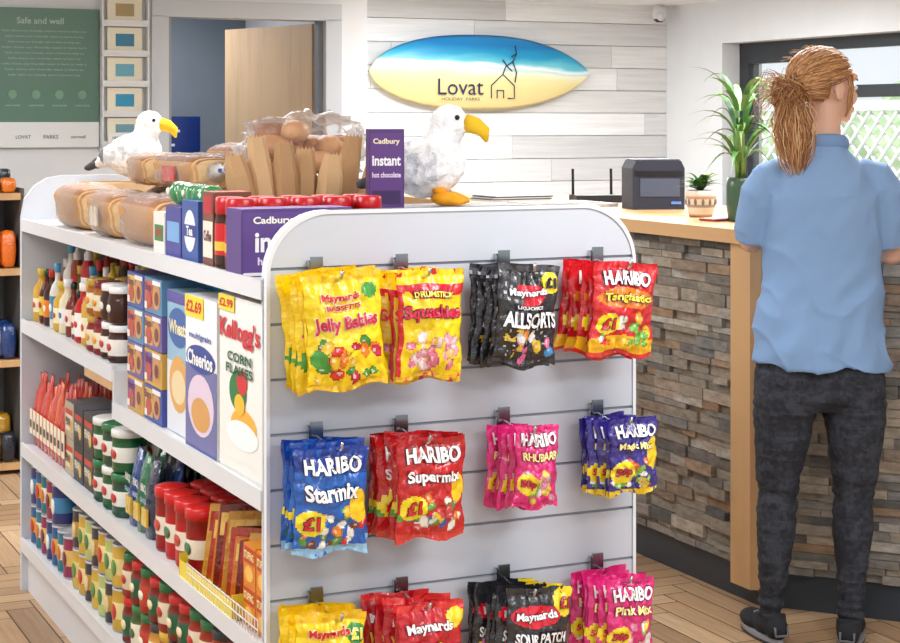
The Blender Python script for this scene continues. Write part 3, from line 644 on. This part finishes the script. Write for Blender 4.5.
pbox('coffee_tin_box',.025,.475,zt,.08,.09,.165,(120,70,50),[('r',.05,.95,.1,.6,(235,225,210)),('r',.1,.9,.7,.95,(180,30,40))],[('Coffee',.5,.4,.7,.15,(95,40,40))],top=(190,40,40))
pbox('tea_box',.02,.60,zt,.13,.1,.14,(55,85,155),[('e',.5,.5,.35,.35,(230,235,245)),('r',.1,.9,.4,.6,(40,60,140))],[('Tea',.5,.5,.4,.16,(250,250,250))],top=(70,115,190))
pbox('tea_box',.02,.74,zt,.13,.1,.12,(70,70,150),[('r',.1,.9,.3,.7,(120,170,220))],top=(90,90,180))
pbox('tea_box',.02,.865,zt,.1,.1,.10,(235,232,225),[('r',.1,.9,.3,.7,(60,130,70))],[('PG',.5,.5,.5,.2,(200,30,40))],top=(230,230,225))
b=B()
for i in range(7): b.ell((-.06+i*.045,ru(-.01,.01),.026),(.024,.03,.026),L((50,135,75)),'film',12,8,.6,.2); b.ell((-.06+i*.045,-.028,.03),(.013,.006,.010),L((240,240,220)),'film',8,6)
b.obj('herb_packets',G(.07,.8,zt+.122),AIS)
def loaf(name,u,t,z,l,wd,h,rot,crust=(176,110,56),tail=True,sticker=None):
    b=B(); seg=22; ns=int(l/.016); V=[];F=[];C=[]
    cr=L(crust); side=L((206,152,92)); pale=L((226,192,142)); rows=[]
    for i in range(ns):
        x0=-l/2+i*l/ns; e_=1-(max(0,abs((i+.5)/ns-.5)*2-.8)/.2)**2*.25
        rows+=[(x0+.0008,.93*e_),(x0+.004,1.0*e_),(x0+l/ns-.004,1.0*e_),(x0+l/ns-.0008,.93*e_)]
    for x,s_ in rows:
        for k in range(seg):
            a=2*math.pi*k/seg; c,sn=math.cos(a),math.sin(a)
            yy=wd/2*math.copysign(abs(c)**.55,c)*s_*(1.07 if sn>.2 else .95); zz=h/2*math.copysign(abs(sn)**.6,sn)*s_
            V.append((x,yy,h/2+zz))
    for i in range(len(rows)-1):
        for k in range(seg):
            k2=(k+1)%seg; F.append([i*seg+k,i*seg+k2,(i+1)*seg+k2,(i+1)*seg+k])
            zz=math.sin(2*math.pi*(k+.5)/seg); C.append((cr if zz>.45 else side) if i%4!=3 else pale)
    F.append(list(range(seg))[::-1]);C.append(pale);F.append([(len(rows)-1)*seg+k for k in range(seg)]);C.append(pale)
    b.add(V,F,C,'bread',True)
    b.ell((0,0,h/2+.003),(l/2*1.05,wd/2*1.1,h/2*1.08),q,'clearfilm',44,26,.55,.12,0,None,5)
    if sticker: b.box(-l*.14,l*.14,wd*.53,wd*.57,h*.25,h*.7,L(sticker),'film'); b.box(-l*.14,l*.14,-wd*.57,-wd*.53,h*.25,h*.7,L(sticker),'film')
    if tail:
        b.tube([(l/2,0,h*.55),(l/2+.03,0,h*.6),(l/2+.045,.0,h*.62),(l/2+.08,0,h*.7)],[(.03,.03),(.01,.01),(.008,.008),(.03,.012)],q,10,(0,1,0),'clearfilm')
        b.box(l/2+.03,l/2+.042,-.012,.012,h*.55,h*.66,L((40,90,180)))
    b.obj(name,G(u,t,z),rot)
A90=TH+math.pi/2
loaf('bread_loaf',.11,1.16,zt,.34,.15,.125,A90+math.pi+.03)
loaf('bread_loaf',.11,1.57,zt,.33,.15,.12,A90+math.pi-.05,(186,122,64),True,(235,225,200))
loaf('bread_loaf',.11,1.98,zt,.34,.15,.125,A90+math.pi,(178,116,60))
loaf('bread_loaf',.29,1.2,zt,.34,.15,.13,A90+math.pi-.03,(180,112,54))
loaf('bread_loaf',.29,1.6,zt,.33,.15,.13,A90+math.pi,(166,106,54))
loaf('bread_loaf',.48,1.25,zt,.34,.16,.14,A90+math.pi,(186,122,62))
loaf('bread_loaf',.48,1.66,zt,.34,.16,.14,A90+math.pi,(186,122,62))
loaf('bread_loaf',.67,1.35,zt,.36,.16,.14,A90+math.pi,(196,140,82))
loaf('bread_loaf',.22,1.22,zt+.142,.30,.14,.09,A90+math.pi+.1,(160,98,50),True,(200,60,50))
loaf('bread_loaf',.22,1.60,zt+.142,.28,.14,.085,A90+math.pi-.1,(172,112,60))
loaf('bread_loaf',.45,1.45,zt+.155,.30,.14,.10,A90+math.pi+.2,(160,98,50))
b=B()
for i in range(16): b.ell((ru(-.11,.11),ru(-.06,.06),.03+.04*(i//6)),(.05,.036,.03),L(random.choice([(196,132,72),(210,150,92),(170,108,56)])),'bread',14,10,.9,.15,ru(0,3))
b.ell((0,0,.07),(.16,.11,.085),q,'clearfilm',34,20,.8,.35,0,None,4)
b.box(-.14,.14,-.08,.08,-.18,-.012,L((196,160,118)))
b.obj('bread_rolls_bag',G(.42,.93,1.41),TH)
b=B()
for i in range(7):
    x=-.14+i*.047; y=.012*i*(1 if i%2 else .3); h=.24+.045*((i*3)%4)/3; kr=L([(190,150,106),(204,166,122),(176,136,94)][i%3]); lean=.026*(i-2.5)
    zz=[(0,.03,.026),(.1,.036,.032),(.19,.033,.022),(h,.024,.006)]
    b.tube([(x+lean*z0*3,y,z0) for z0,_,_ in zz],[(a,c) for _,a,c in zz],kr,6,(0,1,0),'matte',False)
    for k in range(5):
        xx=x-.022+k*.0095+lean*h*3
        b.add([(xx,y-.003,h-.004),(xx+.0085,y-.003,h-.004),(xx+.004,y+.001,h+.008),(xx,y+.004,h-.004),(xx+.0085,y+.004,h-.004)],[[0,1,2],[3,2,4],[0,2,3],[1,4,2]],kr)
b.obj('paper_bread_bags',G(.36,.74,zt),TH)
b=B(); b.box(0,.5,0,.2,0,.12,L((200,202,206)),'semi'); b.box(.005,.495,-.001,0,.02,.1,L((120,90,160))); b.obj('display_carton',G(.34,.43,zt),TH)
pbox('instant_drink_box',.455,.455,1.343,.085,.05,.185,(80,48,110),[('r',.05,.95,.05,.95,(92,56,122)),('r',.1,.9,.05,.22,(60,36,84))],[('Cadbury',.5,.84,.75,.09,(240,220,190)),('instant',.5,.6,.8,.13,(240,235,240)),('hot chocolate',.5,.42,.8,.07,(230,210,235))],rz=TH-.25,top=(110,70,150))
b=B(); b.box(-.15,.15,-.11,.11,0,.125,L((196,160,118))); b.obj('cardboard_box',G(.33,2.31,zt),TH)
# ---------------- seagulls ----------------
def gull(name,loc,rz,sc):
    b=B(); d_=q
    b.ell((0,0,.09),(.092,.068,.074),d_); b.ell((.035,0,.105),(.066,.062,.072),d_)
    b.tube([(.02,0,.11),(.045,0,.16),(.058,0,.19)],[.056,.044,.04],d_,14,(0,1,0))
    b.ell((.06,0,.202),(.048,.043,.044),d_); b.ell((.088,0,.196),(.024,.022,.02),d_)
    b.tube([(-.05,0,.085),(-.11,0,.07),(-.165,0,.045)],[(.05,.035),(.04,.02),(.03,.008)],d_,12,(0,0,1))
    b.ell((-.02,.06,.092),(.085,.018,.045),d_); b.ell((-.02,-.06,.092),(.085,.018,.045),d_)
    V,N,F=remesh(b,.0048,3)
    V=[v+n*(noise.noise(v*60)*.004+noise.noise(v*140)*.002) for v,n in zip(V,N)]
    C=[]
    for c in fcen(V,F):
        nn_=noise.noise(c*45)
        if c.x<-.12: col=(70,70,76)
        elif (abs(c.y)>.055 and c.z<.13 and c.x<.04) or (c.x<-.03 and c.z>.125): 
            col=(206,209,213) if nn_>-.05 else (236,236,236)
            if c.x<-.085: col=(120,122,128)
        else: col=(246,246,244) if nn_>-.25 else (232,233,234)
        C.append(L(col))
    o=B(); o.add([tuple(v) for v in V],F,C,'fur',True)
    o.tube([(.098,0,.2),(.125,0,.193),(.146,0,.178),(.152,0,.153)],[.023,.021,.016,.004],L((238,190,35)),12,(0,1,0),'cloth')
    for s_ in (-1,1):
        o.ell((.085,s_*.038,.213),(.0065,.004,.0065),L((10,10,10)),'gloss',10,8)
        o.tube([(.03,s_*.03,.05),(.05,s_*.034,.022)],.016,L((240,160,25)),10,(0,1,0),'cloth')
        o.ell((.055,s_*.036,.017),(.035,.03,.016),L((242,165,25)),'cloth',14,8)
        for a in (-.5,0,.5): o.tube([(.05,s_*.036,.014),(.08,s_*.036+.03*a,.014),(.1,s_*.036+.05*a,.009)],[.013,.012,.006],L((242,165,25)),8,(0,0,1),'cloth')
    ob=o.obj(name,loc,rz); ob.scale=(sc,sc,sc)
gull('seagull_plush_toy',G(.595,.545,1.343),-.15,1.0)
gull('seagull_plush_toy',G(.33,2.30,1.347),-.1,.95)
# ---------------- counter ----------------
VX,VY=-UY,UX
Bp=(.955,5.54); n1=(UX,UY); n2=(UY,UX)
LEN1=2.9; LEN2=1.3
Ae=(Bp[0]+VX*LEN1,Bp[1]+VY*LEN1); Cp=(Bp[0]+UX*LEN2,Bp[1]-UY*LEN2)
def off(d0,d1):
    dn=1+n1[0]*n2[0]+n1[1]*n2[1]
    r=[]
    for dd in (d0,d1):
        k=dd/dn
        r.append([(Ae[0]+n1[0]*dd,Ae[1]+n1[1]*dd),(Bp[0]+k*(n1[0]+n2[0]),Bp[1]+k*(n1[1]+n2[1])),(Cp[0]+n2[0]*dd,Cp[1]+n2[1]*dd)])
    return r[0]+r[1][::-1]
cnt=empty('reception_counter',(0,0,0))
def two(b,d0,d1,z0,z1,col,mat):
    p=off(d0,d1); b.prism([p[0],p[1],p[4],p[5]],z0,z1,col,mat); b.prism([p[1],p[2],p[3],p[4]],z0,z1,col,mat)
b=B(); two(b,-.03,.7,1.155,1.2,q,'wood'); b.obj('worktop',(0,0,0),0,cnt)
b=B(); two(b,.05,.62,.1,1.155,L((90,80,70)),'matte'); b.obj('carcass',(0,0,0),0,cnt)
b=B(); two(b,.06,.6,0,.12,L((52,58,66)),'semi'); two(b,.035,.06,.0,.115,L((52,58,66)),'semi'); b.obj('kickboard',(0,0,0),0,cnt)
def stones(name,org,dx,nx_,length):
    b=B(); z=.115
    while z<1.15:
        h=min(ru(.018,.042),1.153-z); x=0
        if h<.008: break
        while x<length:
            l=ru(.06,.22); x1=min(x+l,length); dpt=ru(.0,.022)
            a,c=x+.001,x1-.001; z0,z1=z+.0008,z+h-.0008
            pts=[(a,dpt),(c,dpt+ru(-.004,.004)),(c,.05),(a,.05)]
            V=[]
            for zz in (z0,z1):
                for (s_,dd) in pts: V.append((org[0]+dx[0]*s_+nx_[0]*dd,org[1]+dx[1]*s_+nx_[1]*dd,zz))
            b.add(V,[[0,1,5,4],[1,2,6,5],[2,3,7,6],[3,0,4,7],[4,5,6,7],[3,2,1,0]],q,'stone'); x=x1
        z+=h
    b.obj(name,(0,0,0),0,cnt)
stones('stone_cladding_1',(Bp[0]+VX*.07,Bp[1]+VY*.07),(VX,VY),n1,LEN1-.07)
stones('stone_cladding_2',(Bp[0]+UX*.05,Bp[1]-UY*.05),(UX,-UY),n2,LEN2-.05)
b=B()
b.prism([(Bp[0]-.012+VX*.09,Bp[1]+VY*.09-.005),(Bp[0]-.004,Bp[1]-.02),(Bp[0]+UX*.035,Bp[1]-UY*.035-.012),(Bp[0]+UX*.035+n2[0]*.06,Bp[1]-UY*.035+n2[1]*.06),(Bp[0]+VX*.09+n1[0]*.07,Bp[1]+VY*.09+n1[1]*.07)],.06,1.155,q,'wood')
b.obj('corner_post',(0,0,0),0,cnt)
CT=1.201
b=B(); k1=L((34,38,54))
b.exy([(-.105,0),(.105,0),(.105,.16),(.09,.19),(-.09,.19),(-.105,.16)],0,.17,k1,'semi')
b.box(-.075,.085,-.003,0,.05,.12,L((70,78,96)),'gloss'); b.box(-.095,.095,-.004,0,.13,.15,L((16,18,26)),'gloss'); b.box(.05,.09,-.005,0,.02,.03,L((90,130,200)),'gloss'); b.box(-.09,.09,.02,.15,.19,.195,L((45,50,66)),'semi')
b.obj('label_printer',(.815,6.80,CT),.15)
def leaf(b,base,az,ln,rise,w,col,droop,n=8):
    V=[];F=[]
    for i in range(n+1):
        s_=i/n; r=ln*s_*(.35+.65*s_); zz=rise*math.sin(min(s_*1.6,1.57))-droop*s_**3
        ww=w*math.sin(math.pi*min(s_*.85+.15,1))**.8*(1-s_**4)
        cx,cy=base[0]+r*math.cos(az),base[1]+r*math.sin(az); px,py=-math.sin(az),math.cos(az)
        V+=[(cx-px*ww,cy-py*ww,base[2]+zz+ww*.3),(cx,cy,base[2]+zz),(cx+px*ww,cy+py*ww,base[2]+zz+ww*.3)]
    for i in range(n):
        F+=[[3*i,3*i+1,3*i+4,3*i+3],[3*i+1,3*i+2,3*i+5,3*i+4]]
    b.add(V,F,col,'semi',True)
b=B(); cr_=L((214,205,190)); tc_=L((190,150,120))
b.lathe(0,0,0,[(.04,0,tc_),(.044,.01,cr_),(.05,.035,L((150,140,130))),(.052,.045,cr_),(.054,.065,tc_),(.055,.075,cr_),(.056,.095,cr_),(.05,.096,L((60,45,35))),(.049,.085,L((60,45,35)))],20,'semi')
for i in range(12):
    a=i*math.pi/6; b.ell((.0515*math.cos(a),.0515*math.sin(a),.055),(.006,.006,.013),L((120,105,100)),'semi',8,6)
for i in range(40): leaf(b,(0,0,.085),i*2.4,ru(.05,.10),ru(.03,.09),.012,L(random.choice([(70,120,60),(95,145,75),(55,100,55),(150,175,110)])),ru(0,.03))
b.obj('potted_succulent',(.905,6.28,CT),0)
b=B(); gp=L((62,92,72))
b.lathe(0,0,0,[(.035,0,gp),(.042,.01,gp),(.048,.06,gp),(.048,.12,gp),(.044,.15,gp),(.04,.15,L((50,40,30))),(.038,.14,L((50,40,30)))],20,'gloss')
for i in range(5): 
    a=i*1.3; b.tube([(.01*math.cos(a),.01*math.sin(a),.13),(.02*math.cos(a),.02*math.sin(a),.26+.02*i)],.006,L((110,150,70)),8,(0,1,0),'semi')
for i in range(44):
    a=i*2.4+ru(-.3,.3); hh=.2+.09*(i%3)
    leaf(b,(.015*math.cos(a),.015*math.sin(a),hh),a,ru(.1,.2),ru(.05,.18),.013,L(random.choice([(70,120,50),(90,140,65),(50,95,42),(115,155,85)])),ru(0,.12))
b.obj('potted_palm',(1.0,6.0,CT),0)
b=B(); b.box(-.1,.1,-.06,.06,0,.03,L((35,35,40)),'semi')
for x in (-.085,.085): b.tube([(x,.05,.02),(x,.055,.14)],.006,L((25,25,28)),8)
b.obj('wifi_router',(.62,7.42,CT),.2)
b=B(); 
for i in range(5): b.box(-.15+i*.006,.15+i*.004,-.1,.1,i*.005,i*.005+.004,L([(240,240,238),(90,100,110),(235,230,220),(60,80,120),(245,245,240)][i]))
b.obj('leaflet_pile',(.26,7.6,CT),.5)
b=B(); b.box(-.22,.22,-.15,.15,0,.012,L((225,222,215)),'semi'); b.box(-.16,.16,-.1,.1,.012,.016,L((190,180,165)),'semi'); b.obj('counter_mat',(.42,7.1,CT),TH)
b=B(); b.box(-.05,.05,-.04,.04,0,.006,L((150,30,35))); b.box(-.045,.045,-.035,.035,.006,.009,L((240,240,235))); b.obj('leaflet_pile',(.93,6.05,CT),.6)
# ---------------- person ----------------
pe=empty('woman_standing',(1.092,5.19,0))
D=q
b=B()
b.tube([(.01,0,z) for z in (.99,.93,.86,.79,.73,.69)],[(.155,.10),(.172,.11),(.188,.118),(.192,.122),(.182,.118),(.15,.09)],D,28)
b.ell((-.072,-.042,.80),(.088,.08,.095),D); b.ell((.094,-.042,.80),(.088,.08,.095),D)
def leg(p): b.tube([x[:3] for x in p],[(x[3],x[3]*1.06) for x in p],D,20)
leg([(-.088,0,.80,.096),(-.094,0,.70,.095),(-.103,-.002,.60,.082),(-.112,.004,.50,.067),(-.117,.008,.43,.058),(-.120,-.004,.34,.059),(-.128,-.01,.24,.048),(-.136,.0,.13,.036),(-.14,.005,.075,.036)])
leg([(.105,0,.80,.096),(.112,-.005,.70,.095),(.114,-.01,.60,.082),(.110,-.016,.50,.068),(.106,-.018,.43,.059),(.10,-.035,.34,.06),(.094,-.05,.24,.048),(.088,-.055,.13,.036),(.086,-.055,.07,.036)])
V,N,F=remesh(b,.006,3)
V2=[]
for v,n in zip(V,N):
    near=math.exp(-((v.z-.43)/.07)**2)+math.exp(-((v.z-.13)/.08)**2)*1.5+.2+.9*math.exp(-((v.z-.69)/.05)**2)
    V2.append(v+n*(noise.noise(Vector((v.x*8,v.y*8,v.z*50)))*.0085*near))
C=[]
for c in fcen(V2,F):
    k_=noise.noise(c*22)*.5+noise.noise(c*70)*.5+ (.25 if noise.noise(Vector((c.x*8,c.y*8,c.z*50)))>.25 else 0)
    C.append(L((58,62,72)) if k_>.18 else (L((46,49,58)) if k_>-.12 else L((36,38,46))))
o=B(); o.add([tuple(v) for v in V2],F,C,'denim',True)
o.obj('jeans',(0,0,0),0,pe)
b=B()
sec=[(.825,.012,.203,.150,-.004),(.87,.012,.198,.146,-.004),(.95,.012,.186,.134,0),(1.04,.012,.174,.120,.004),(1.14,.012,.172,.112,.004),(1.24,.014,.178,.110,0),(1.32,.016,.180,.106,-.004),(1.375,.018,.163,.094,-.006),(1.42,.02,.122,.08,-.004),(1.455,.022,.082,.066,.0),(1.485,.024,.058,.058,.004)]
b.tube([(s_[1],s_[4],s_[0]) for s_ in sec],[(s_[2],s_[3]) for s_ in sec],D,36)
def limb(p,seg=18): b.tube([x[:3] for x in p],[x[3] for x in p],D,seg)
limb([(-.09,0,1.40,.046),(-.14,0,1.378,.056),(-.172,.005,1.33,.058),(-.180,.025,1.26,.056),(-.180,.05,1.19,.056)])
limb([(.12,0,1.40,.046),(.175,0,1.378,.057),(.208,.005,1.33,.06),(.222,.02,1.25,.057),(.230,.045,1.18,.056)])
V,N,F=remesh(b,.0065,4)
V2=[]
for v,n in zip(V,N):
    a=noise.noise(Vector((v.x*7+v.z*3,v.y*5,v.z*4)))*.012+noise.noise(Vector((v.x*18-v.z*10,v.y*9,v.z*12+4)))*.007
    low=.6+.7*max(0,min(1,(1.25-v.z)/.3))
    r1=1-abs(noise.noise(Vector((v.x*9+v.z*5,v.y*4,v.z*7+9))))*3
    a+=max(r1,0)**3*.006
    a+=.003*math.sin(v.x*60+v.z*8)*max(0,min(1,(1.0-v.z)/.15))
    fall=max(0,min(1,(.95-v.z)/.12))
    dv=(-.055*(v.x-.01)-.006+.004*math.sin(v.x*25))*fall
    V2.append(v+n*a*low+Vector((0,0,dv)))
C=[L((134,167,209)) for c in F]
o=B(); o.add([tuple(v) for v in V2],F,C,'cloth',True)
cp=[]
for i in range(25):
    a=2*math.pi*i/24; cp.append((.024+.066*math.cos(a),.004+.064*math.sin(a),1.475+.014*(-math.sin(a))))
o.tube(cp,[(.008,.021)]*25,L((124,156,200)),8,(0,0,1),'cloth')
o.obj('polo_shirt',(0,0,0),0,pe)
HC=Vector((.03,.02,1.645)); FA=math.radians(-66)
cf_,sf_=math.cos(FA),math.sin(FA)
def H(x,y,z): return (HC.x+x*cf_-y*sf_,HC.y+x*sf_+y*cf_,HC.z+z)
hd=B()
def he(c,r): hd.ell(H(*c),r,D,'matte',20,14,1,0,FA)
he((0,-.012,.028),(.074,.092,.078)); he((0,.03,-.03),(.058,.062,.07)); he((0,.045,-.062),(.042,.045,.042)); he((0,.072,-.085),(.02,.018,.018))
he((.035,.06,-.03),(.025,.025,.025)); he((-.035,.06,-.03),(.025,.025,.025)); he((0,.078,.035),(.05,.02,.02))
hd.tube([H(0,.085,.012),H(0,.1,-.01),H(0,.108,-.028)],[.009,.011,.012],D,10)
he((0,.092,-.058),(.02,.01,.006)); he((0,.09,-.067),(.018,.01,.006))
for s_ in (-1,1): he((s_*.076,-.002,-.008),(.008,.018,.03)); he((s_*.078,-.008,.008),(.007,.014,.012))
hd.tube([(.022,.0,1.40),(.024,.004,1.47),(.028,.012,1.54),(.032,.018,1.60)],[.058,.050,.047,.05],D,18)
V,N,F=remesh(hd,.0042,2)
o=B(); C=[]
sk=L((228,182,156))
lipc=H(0,.095,-.063)
for c in fcen(V,F):
    C.append(L((196,110,100)) if (c-Vector(lipc)).length<.017 else sk)
o.add([tuple(v) for v in V],F,C,'skin',True)
for s_ in (-1,1):
    o.ell(H(s_*.03,.083,.002),(.012,.012,.008),L((240,240,238)),'gloss',12,8); o.ell(H(s_*.031,.093,.002),(.005,.004,.005),L((60,80,90)),'gloss',10,8)
    o.tube([H(s_*.016,.094,.024),H(s_*.03,.093,.029),H(s_*.045,.085,.024)],.0028,L((130,85,50)),6)
o.obj('head',(0,0,0),0,pe)
def arm(name,sx,el,mid,wr,hand_dir,side):
    a=B()
    a.tube([sx,el,mid,wr],[.041,.04,.035,.025],D,16); a.ell(el,(.039,.039,.039),D)
    w_=Vector(wr); d=Vector(hand_dir).normalized(); lat=Vector((d.y,-d.x,0))
    a.tube([w_,w_+d*.03,w_+d*.065,w_+d*.09],[(.024,.015),(.034,.015),(.038,.013),(.036,.010)],D,14,(0,0,1))
    for k,(offs,ln) in enumerate(((-.028,.062),(-.009,.074),(.010,.07),(.028,.055))):
        p0=w_+d*.082+lat*offs; f=d+lat*offs*3
        a.tube([p0,p0+f*ln*.45+Vector((0,0,.008)),p0+f*ln*.8+Vector((0,0,.0)),p0+f*ln+Vector((0,0,-.01))],[.0095,.009,.008,.0065],D,8,(0,0,1))
    p0=w_+d*.025-lat*side*.025
    a.tube([p0,p0+d*.03-lat*side*.022,p0+d*.06-lat*side*.03+Vector((0,0,-.004))],[.012,.0105,.008],D,8,(0,0,1))
    V,N,F=remesh(a,.0042,2); o=B(); o.add([tuple(v) for v in V],F,sk,'skin',True); o.obj(name,(0,0,0),0,pe)
arm('left_arm',(-.176,.045,1.24),(-.174,.10,1.185),(-.155,.21,1.23),(-.12,.33,1.24),(.35,.9,-.12),-1)
arm('right_arm',(.228,.035,1.22),(.242,.08,1.15),(.23,.16,1.215),(.185,.27,1.24),(-.3,.9,-.12),1)
# hair
o=B(); hc=[L((166,112,66)),L((190,136,86)),L((208,156,104)),L((148,98,58)),L((222,178,130))]
def Hs(d,rf): return (d[0]*.080*rf,-.016+d[1]*.101*rf,.032+d[2]*.086*rf)
Vc=[];Fc=[]
ns,nr=36,20
keep={}
for i in range(nr+1):
    ph=math.pi*i/nr
    for k in range(ns):
        a=2*math.pi*k/ns; d=(math.sin(ph)*math.cos(a),math.sin(ph)*math.sin(a),math.cos(ph)); Vc.append(H(*Hs(d,1.045))); keep[len(Vc)-1]=d
for i in range(nr):
    for k in range(ns):
        f=[i*ns+k,i*ns+(k+1)%ns,(i+1)*ns+(k+1)%ns,(i+1)*ns+k]
        d=keep[f[0]]
        front=d[1]>.45 and d[2]<.62
        low=d[2]<(-.8 if d[1]<-.25 else (-.05 if d[1]<.15 else .1))
        if not front and not low: Fc.append(f)
o.add(Vc,Fc,hc[0],'hair',True)
bun=Vector((0,-.128,-.018))
for n in range(1000):
    a=ru(-math.pi,math.pi); z=ru(-.75,.95)
    d=Vector((math.cos(a)*math.sqrt(max(1-z*z,0)),math.sin(a)*math.sqrt(max(1-z*z,0)),z))
    if d.y>.45 and d.z<.6: d=Vector((math.copysign(.75,d.x)*ru(.6,1.2),.5,ru(.15,.8))).normalized()
    if d.z<-.1 and d.y>-.1: d=Vector((d.x,-.2-rnd()*.3,d.z)).normalized()
    e2=Vector((ru(-.15,.15),-.95,ru(-.45,-.1))).normalized()
    pts=[]; rf=ru(1.045,1.085)
    for i in range(8):
        s_=i/7; dd=(d*(1-s_)+e2*s_)
        if dd.length<.05: dd=Vector((0,0,1))
        dd.normalize(); pts.append(H(*Hs(dd,rf+.03*math.sin(math.pi*s_)*rnd())))
    o.tube(pts,[.001,.0014,.0016,.0016,.0016,.0016,.0016,.0014],random.choice(hc),4,(.3,.5,.8),'hair')
for n in range(300):
    ax=Vector((ru(-1,1),ru(-1,1),ru(-1,1))).normalized(); pr=ax.orthogonal().normalized(); qr=ax.cross(pr); r=ru(.02,.048); c=bun+Vector((ru(-.016,.016),ru(-.016,.016),ru(-.02,.02)))
    st=ru(0,6); pts=[H(*(c+pr*r*math.cos(st+t*.42)+qr*r*.95*math.sin(st+t*.42))) for t in range(12)]
    o.tube(pts,.0016,random.choice(hc),4,(.3,.5,.8),'hair')
BW=Vector(H(*bun))
o.ell(tuple(BW),(.036,.036,.04),hc[0],'hair',14,10)
for n in range(330):
    j=Vector((ru(-1,1)*.02,ru(-1,1)*.012,0))
    ang=ru(-.08,.08); ln=ru(.10,.245)
    pts=[BW+j*.8+Vector((0,-.01,ru(-.02,.02))),BW+j*1.6+Vector((.004+ang*.2,-.035,-ln*.25)),BW+j*1.6+Vector((.006+ang*.5,-.045,-ln*.6)),BW+j*.9+Vector((.008+ang*.5,-.052,-ln*.85)),BW+j*.3+Vector((.010+ang*.3,-.055,-ln))]
    o.tube(pts,[.0016,.0017,.0017,.0014,.0006],random.choice(hc),4,(.3,.5,.8),'hair')
for n in range(130):
    d=Vector((ru(-1,1),ru(-1,.4),ru(-.7,1))).normalized(); c=BW+Vector((d.x*.036,d.y*.026,d.z*.036))
    k_=ru(.5,1.2)
    o.tube([c,c+d*.03*k_+Vector((-.01,0,.01)),c+d*.055*k_+Vector((-.02,0,-.004)),c+d*.06*k_+Vector((-.027,0,-.035*k_))],[.0014,.0014,.001,.0006],random.choice(hc),4,(.3,.5,.8),'hair')
for n in range(40):
    d=Vector((ru(-.8,.8),ru(-.8,.8),ru(.3,1))).normalized(); p0=Vector(H(*Hs(d,1.06))); 
    o.tube([p0,p0+Vector((ru(-.02,.0),0,.010)),p0+Vector((-.035,0,ru(-.005,.012)))],[.0008,.0008,.0005],random.choice(hc),4,(.3,.5,.8),'hair')
for n in range(40):
    x0=.078+ru(-.002,.004); pts=[H(x0,.03+ru(-.012,.012),.04),H(x0+.004,.034+ru(-.008,.008),.0),H(x0,.03+ru(-.01,.01),-.05),H(x0-.008,.022,-.085)]
    o.tube(pts[:3 if n%2 else 4],.0013,random.choice(hc),4,(.3,.5,.8),'hair')
o.obj('hair',(0,0,0),0,pe)
def shoe(name,x,y,rz):
    a=B(); a.ell((0,-.045,.05),(.034,.045,.04),D); a.ell((0,.02,.045),(.035,.07,.038),D); a.ell((0,.10,.035),(.041,.075,.03),D); a.tube([(0,-.035,.05),(0,-.03,.085)],[.036,.036],D,16)
    V,N,F=remesh(a,.005,2); C=[L((38,39,45))]*len(F)
    o=B(); o.add([(v.x,v.y,max(v.z,.012)) for v in V],F,C,'cloth',True)
    pl=[]
    for i in range(28):
        t=2*math.pi*i/28; yy=.045+.125*math.sin(t); xx=(.040+.006*math.sin(t))*math.cos(t)
        pl.append((xx,yy))
    o.prism(pl,0.0,.02,L((150,152,158)),'semi'); o.prism([(x_*1.01,y_*1.005) for x_,y_ in pl],.0,.008,L((50,50,54)),'semi')
    o.tube([(-.02,-.083,.06),(-.02,-.088,.035),(.02,-.088,.035),(.02,-.083,.06)],.004,L((110,110,116)),6)
    for k in range(4): o.tube([(-.018,.03+k*.02,.082-.008*k),(.018,.03+k*.02,.082-.008*k)],.003,L((180,180,185)),6)
    o.obj(name,(x,y,0.001),rz,pe)
shoe('left_shoe',-.14,.0,.25); shoe('right_shoe',.086,-.055,-.3)
# ---------------- lights ----------------
def area(name,u,t,z,sx,sy,e,col=(.96,.985,1)):
    l=bpy.data.lights.new(name,'AREA'); l.shape='RECTANGLE'; l.size=sx; l.size_y=sy; l.energy=e; l.color=col
    ob=bpy.data.objects.new(name,l); bpy.context.collection.objects.link(ob); ob.location=G(u,t,z); ob.rotation_euler=(0,0,TH); return ob
for (u,t,e) in ((-1.2,-2.6,36),(1.2,-2.6,38),(-1.3,.3,40),(1.0,-.8,30),(2.6,1.6,52),(.6,2.2,28),(3.4,4.4,78),(-1.2,3.2,50),(2.9,5.4,24)):
    area('ceiling_fill_light',u,t,CE-.02,1.2,.6,e)  # unseen area lights added below the ceiling for soft, even fill
area('inner_room_fill',1.2,5.9,CE-.02,.5,.5,16)  # added area light that lifts the dim room behind the door
s=bpy.data.lights.new('sun','SUN'); s.energy=5; s.angle=.02; so=bpy.data.objects.new('sun',s); bpy.context.collection.objects.link(so)
dr=Vector((UX*1.0,UY*1.0,-1.1)); so.rotation_euler=dr.to_track_quat('-Z','Y').to_euler()
wd=bpy.data.worlds.new('World'); bpy.context.scene.world=wd; wd.use_nodes=True
bg=wd.node_tree.nodes['Background']; bg.inputs[0].default_value=(.88,.94,1,1); bg.inputs[1].default_value=1.0
cam=bpy.data.cameras.new('camera'); co=bpy.data.objects.new('camera',cam); bpy.context.collection.objects.link(co)
co.location=(0,0,1.55); co.rotation_euler=(math.pi/2,0,0); cam.sensor_fit='HORIZONTAL'; cam.sensor_width=36; cam.lens=1741/900*36; cam.shift_y=-201.5/900; cam.clip_start=.05
bpy.context.scene.camera=co
bpy.context.scene.view_settings.view_transform='Standard'
bpy.context.scene.view_settings.exposure=0
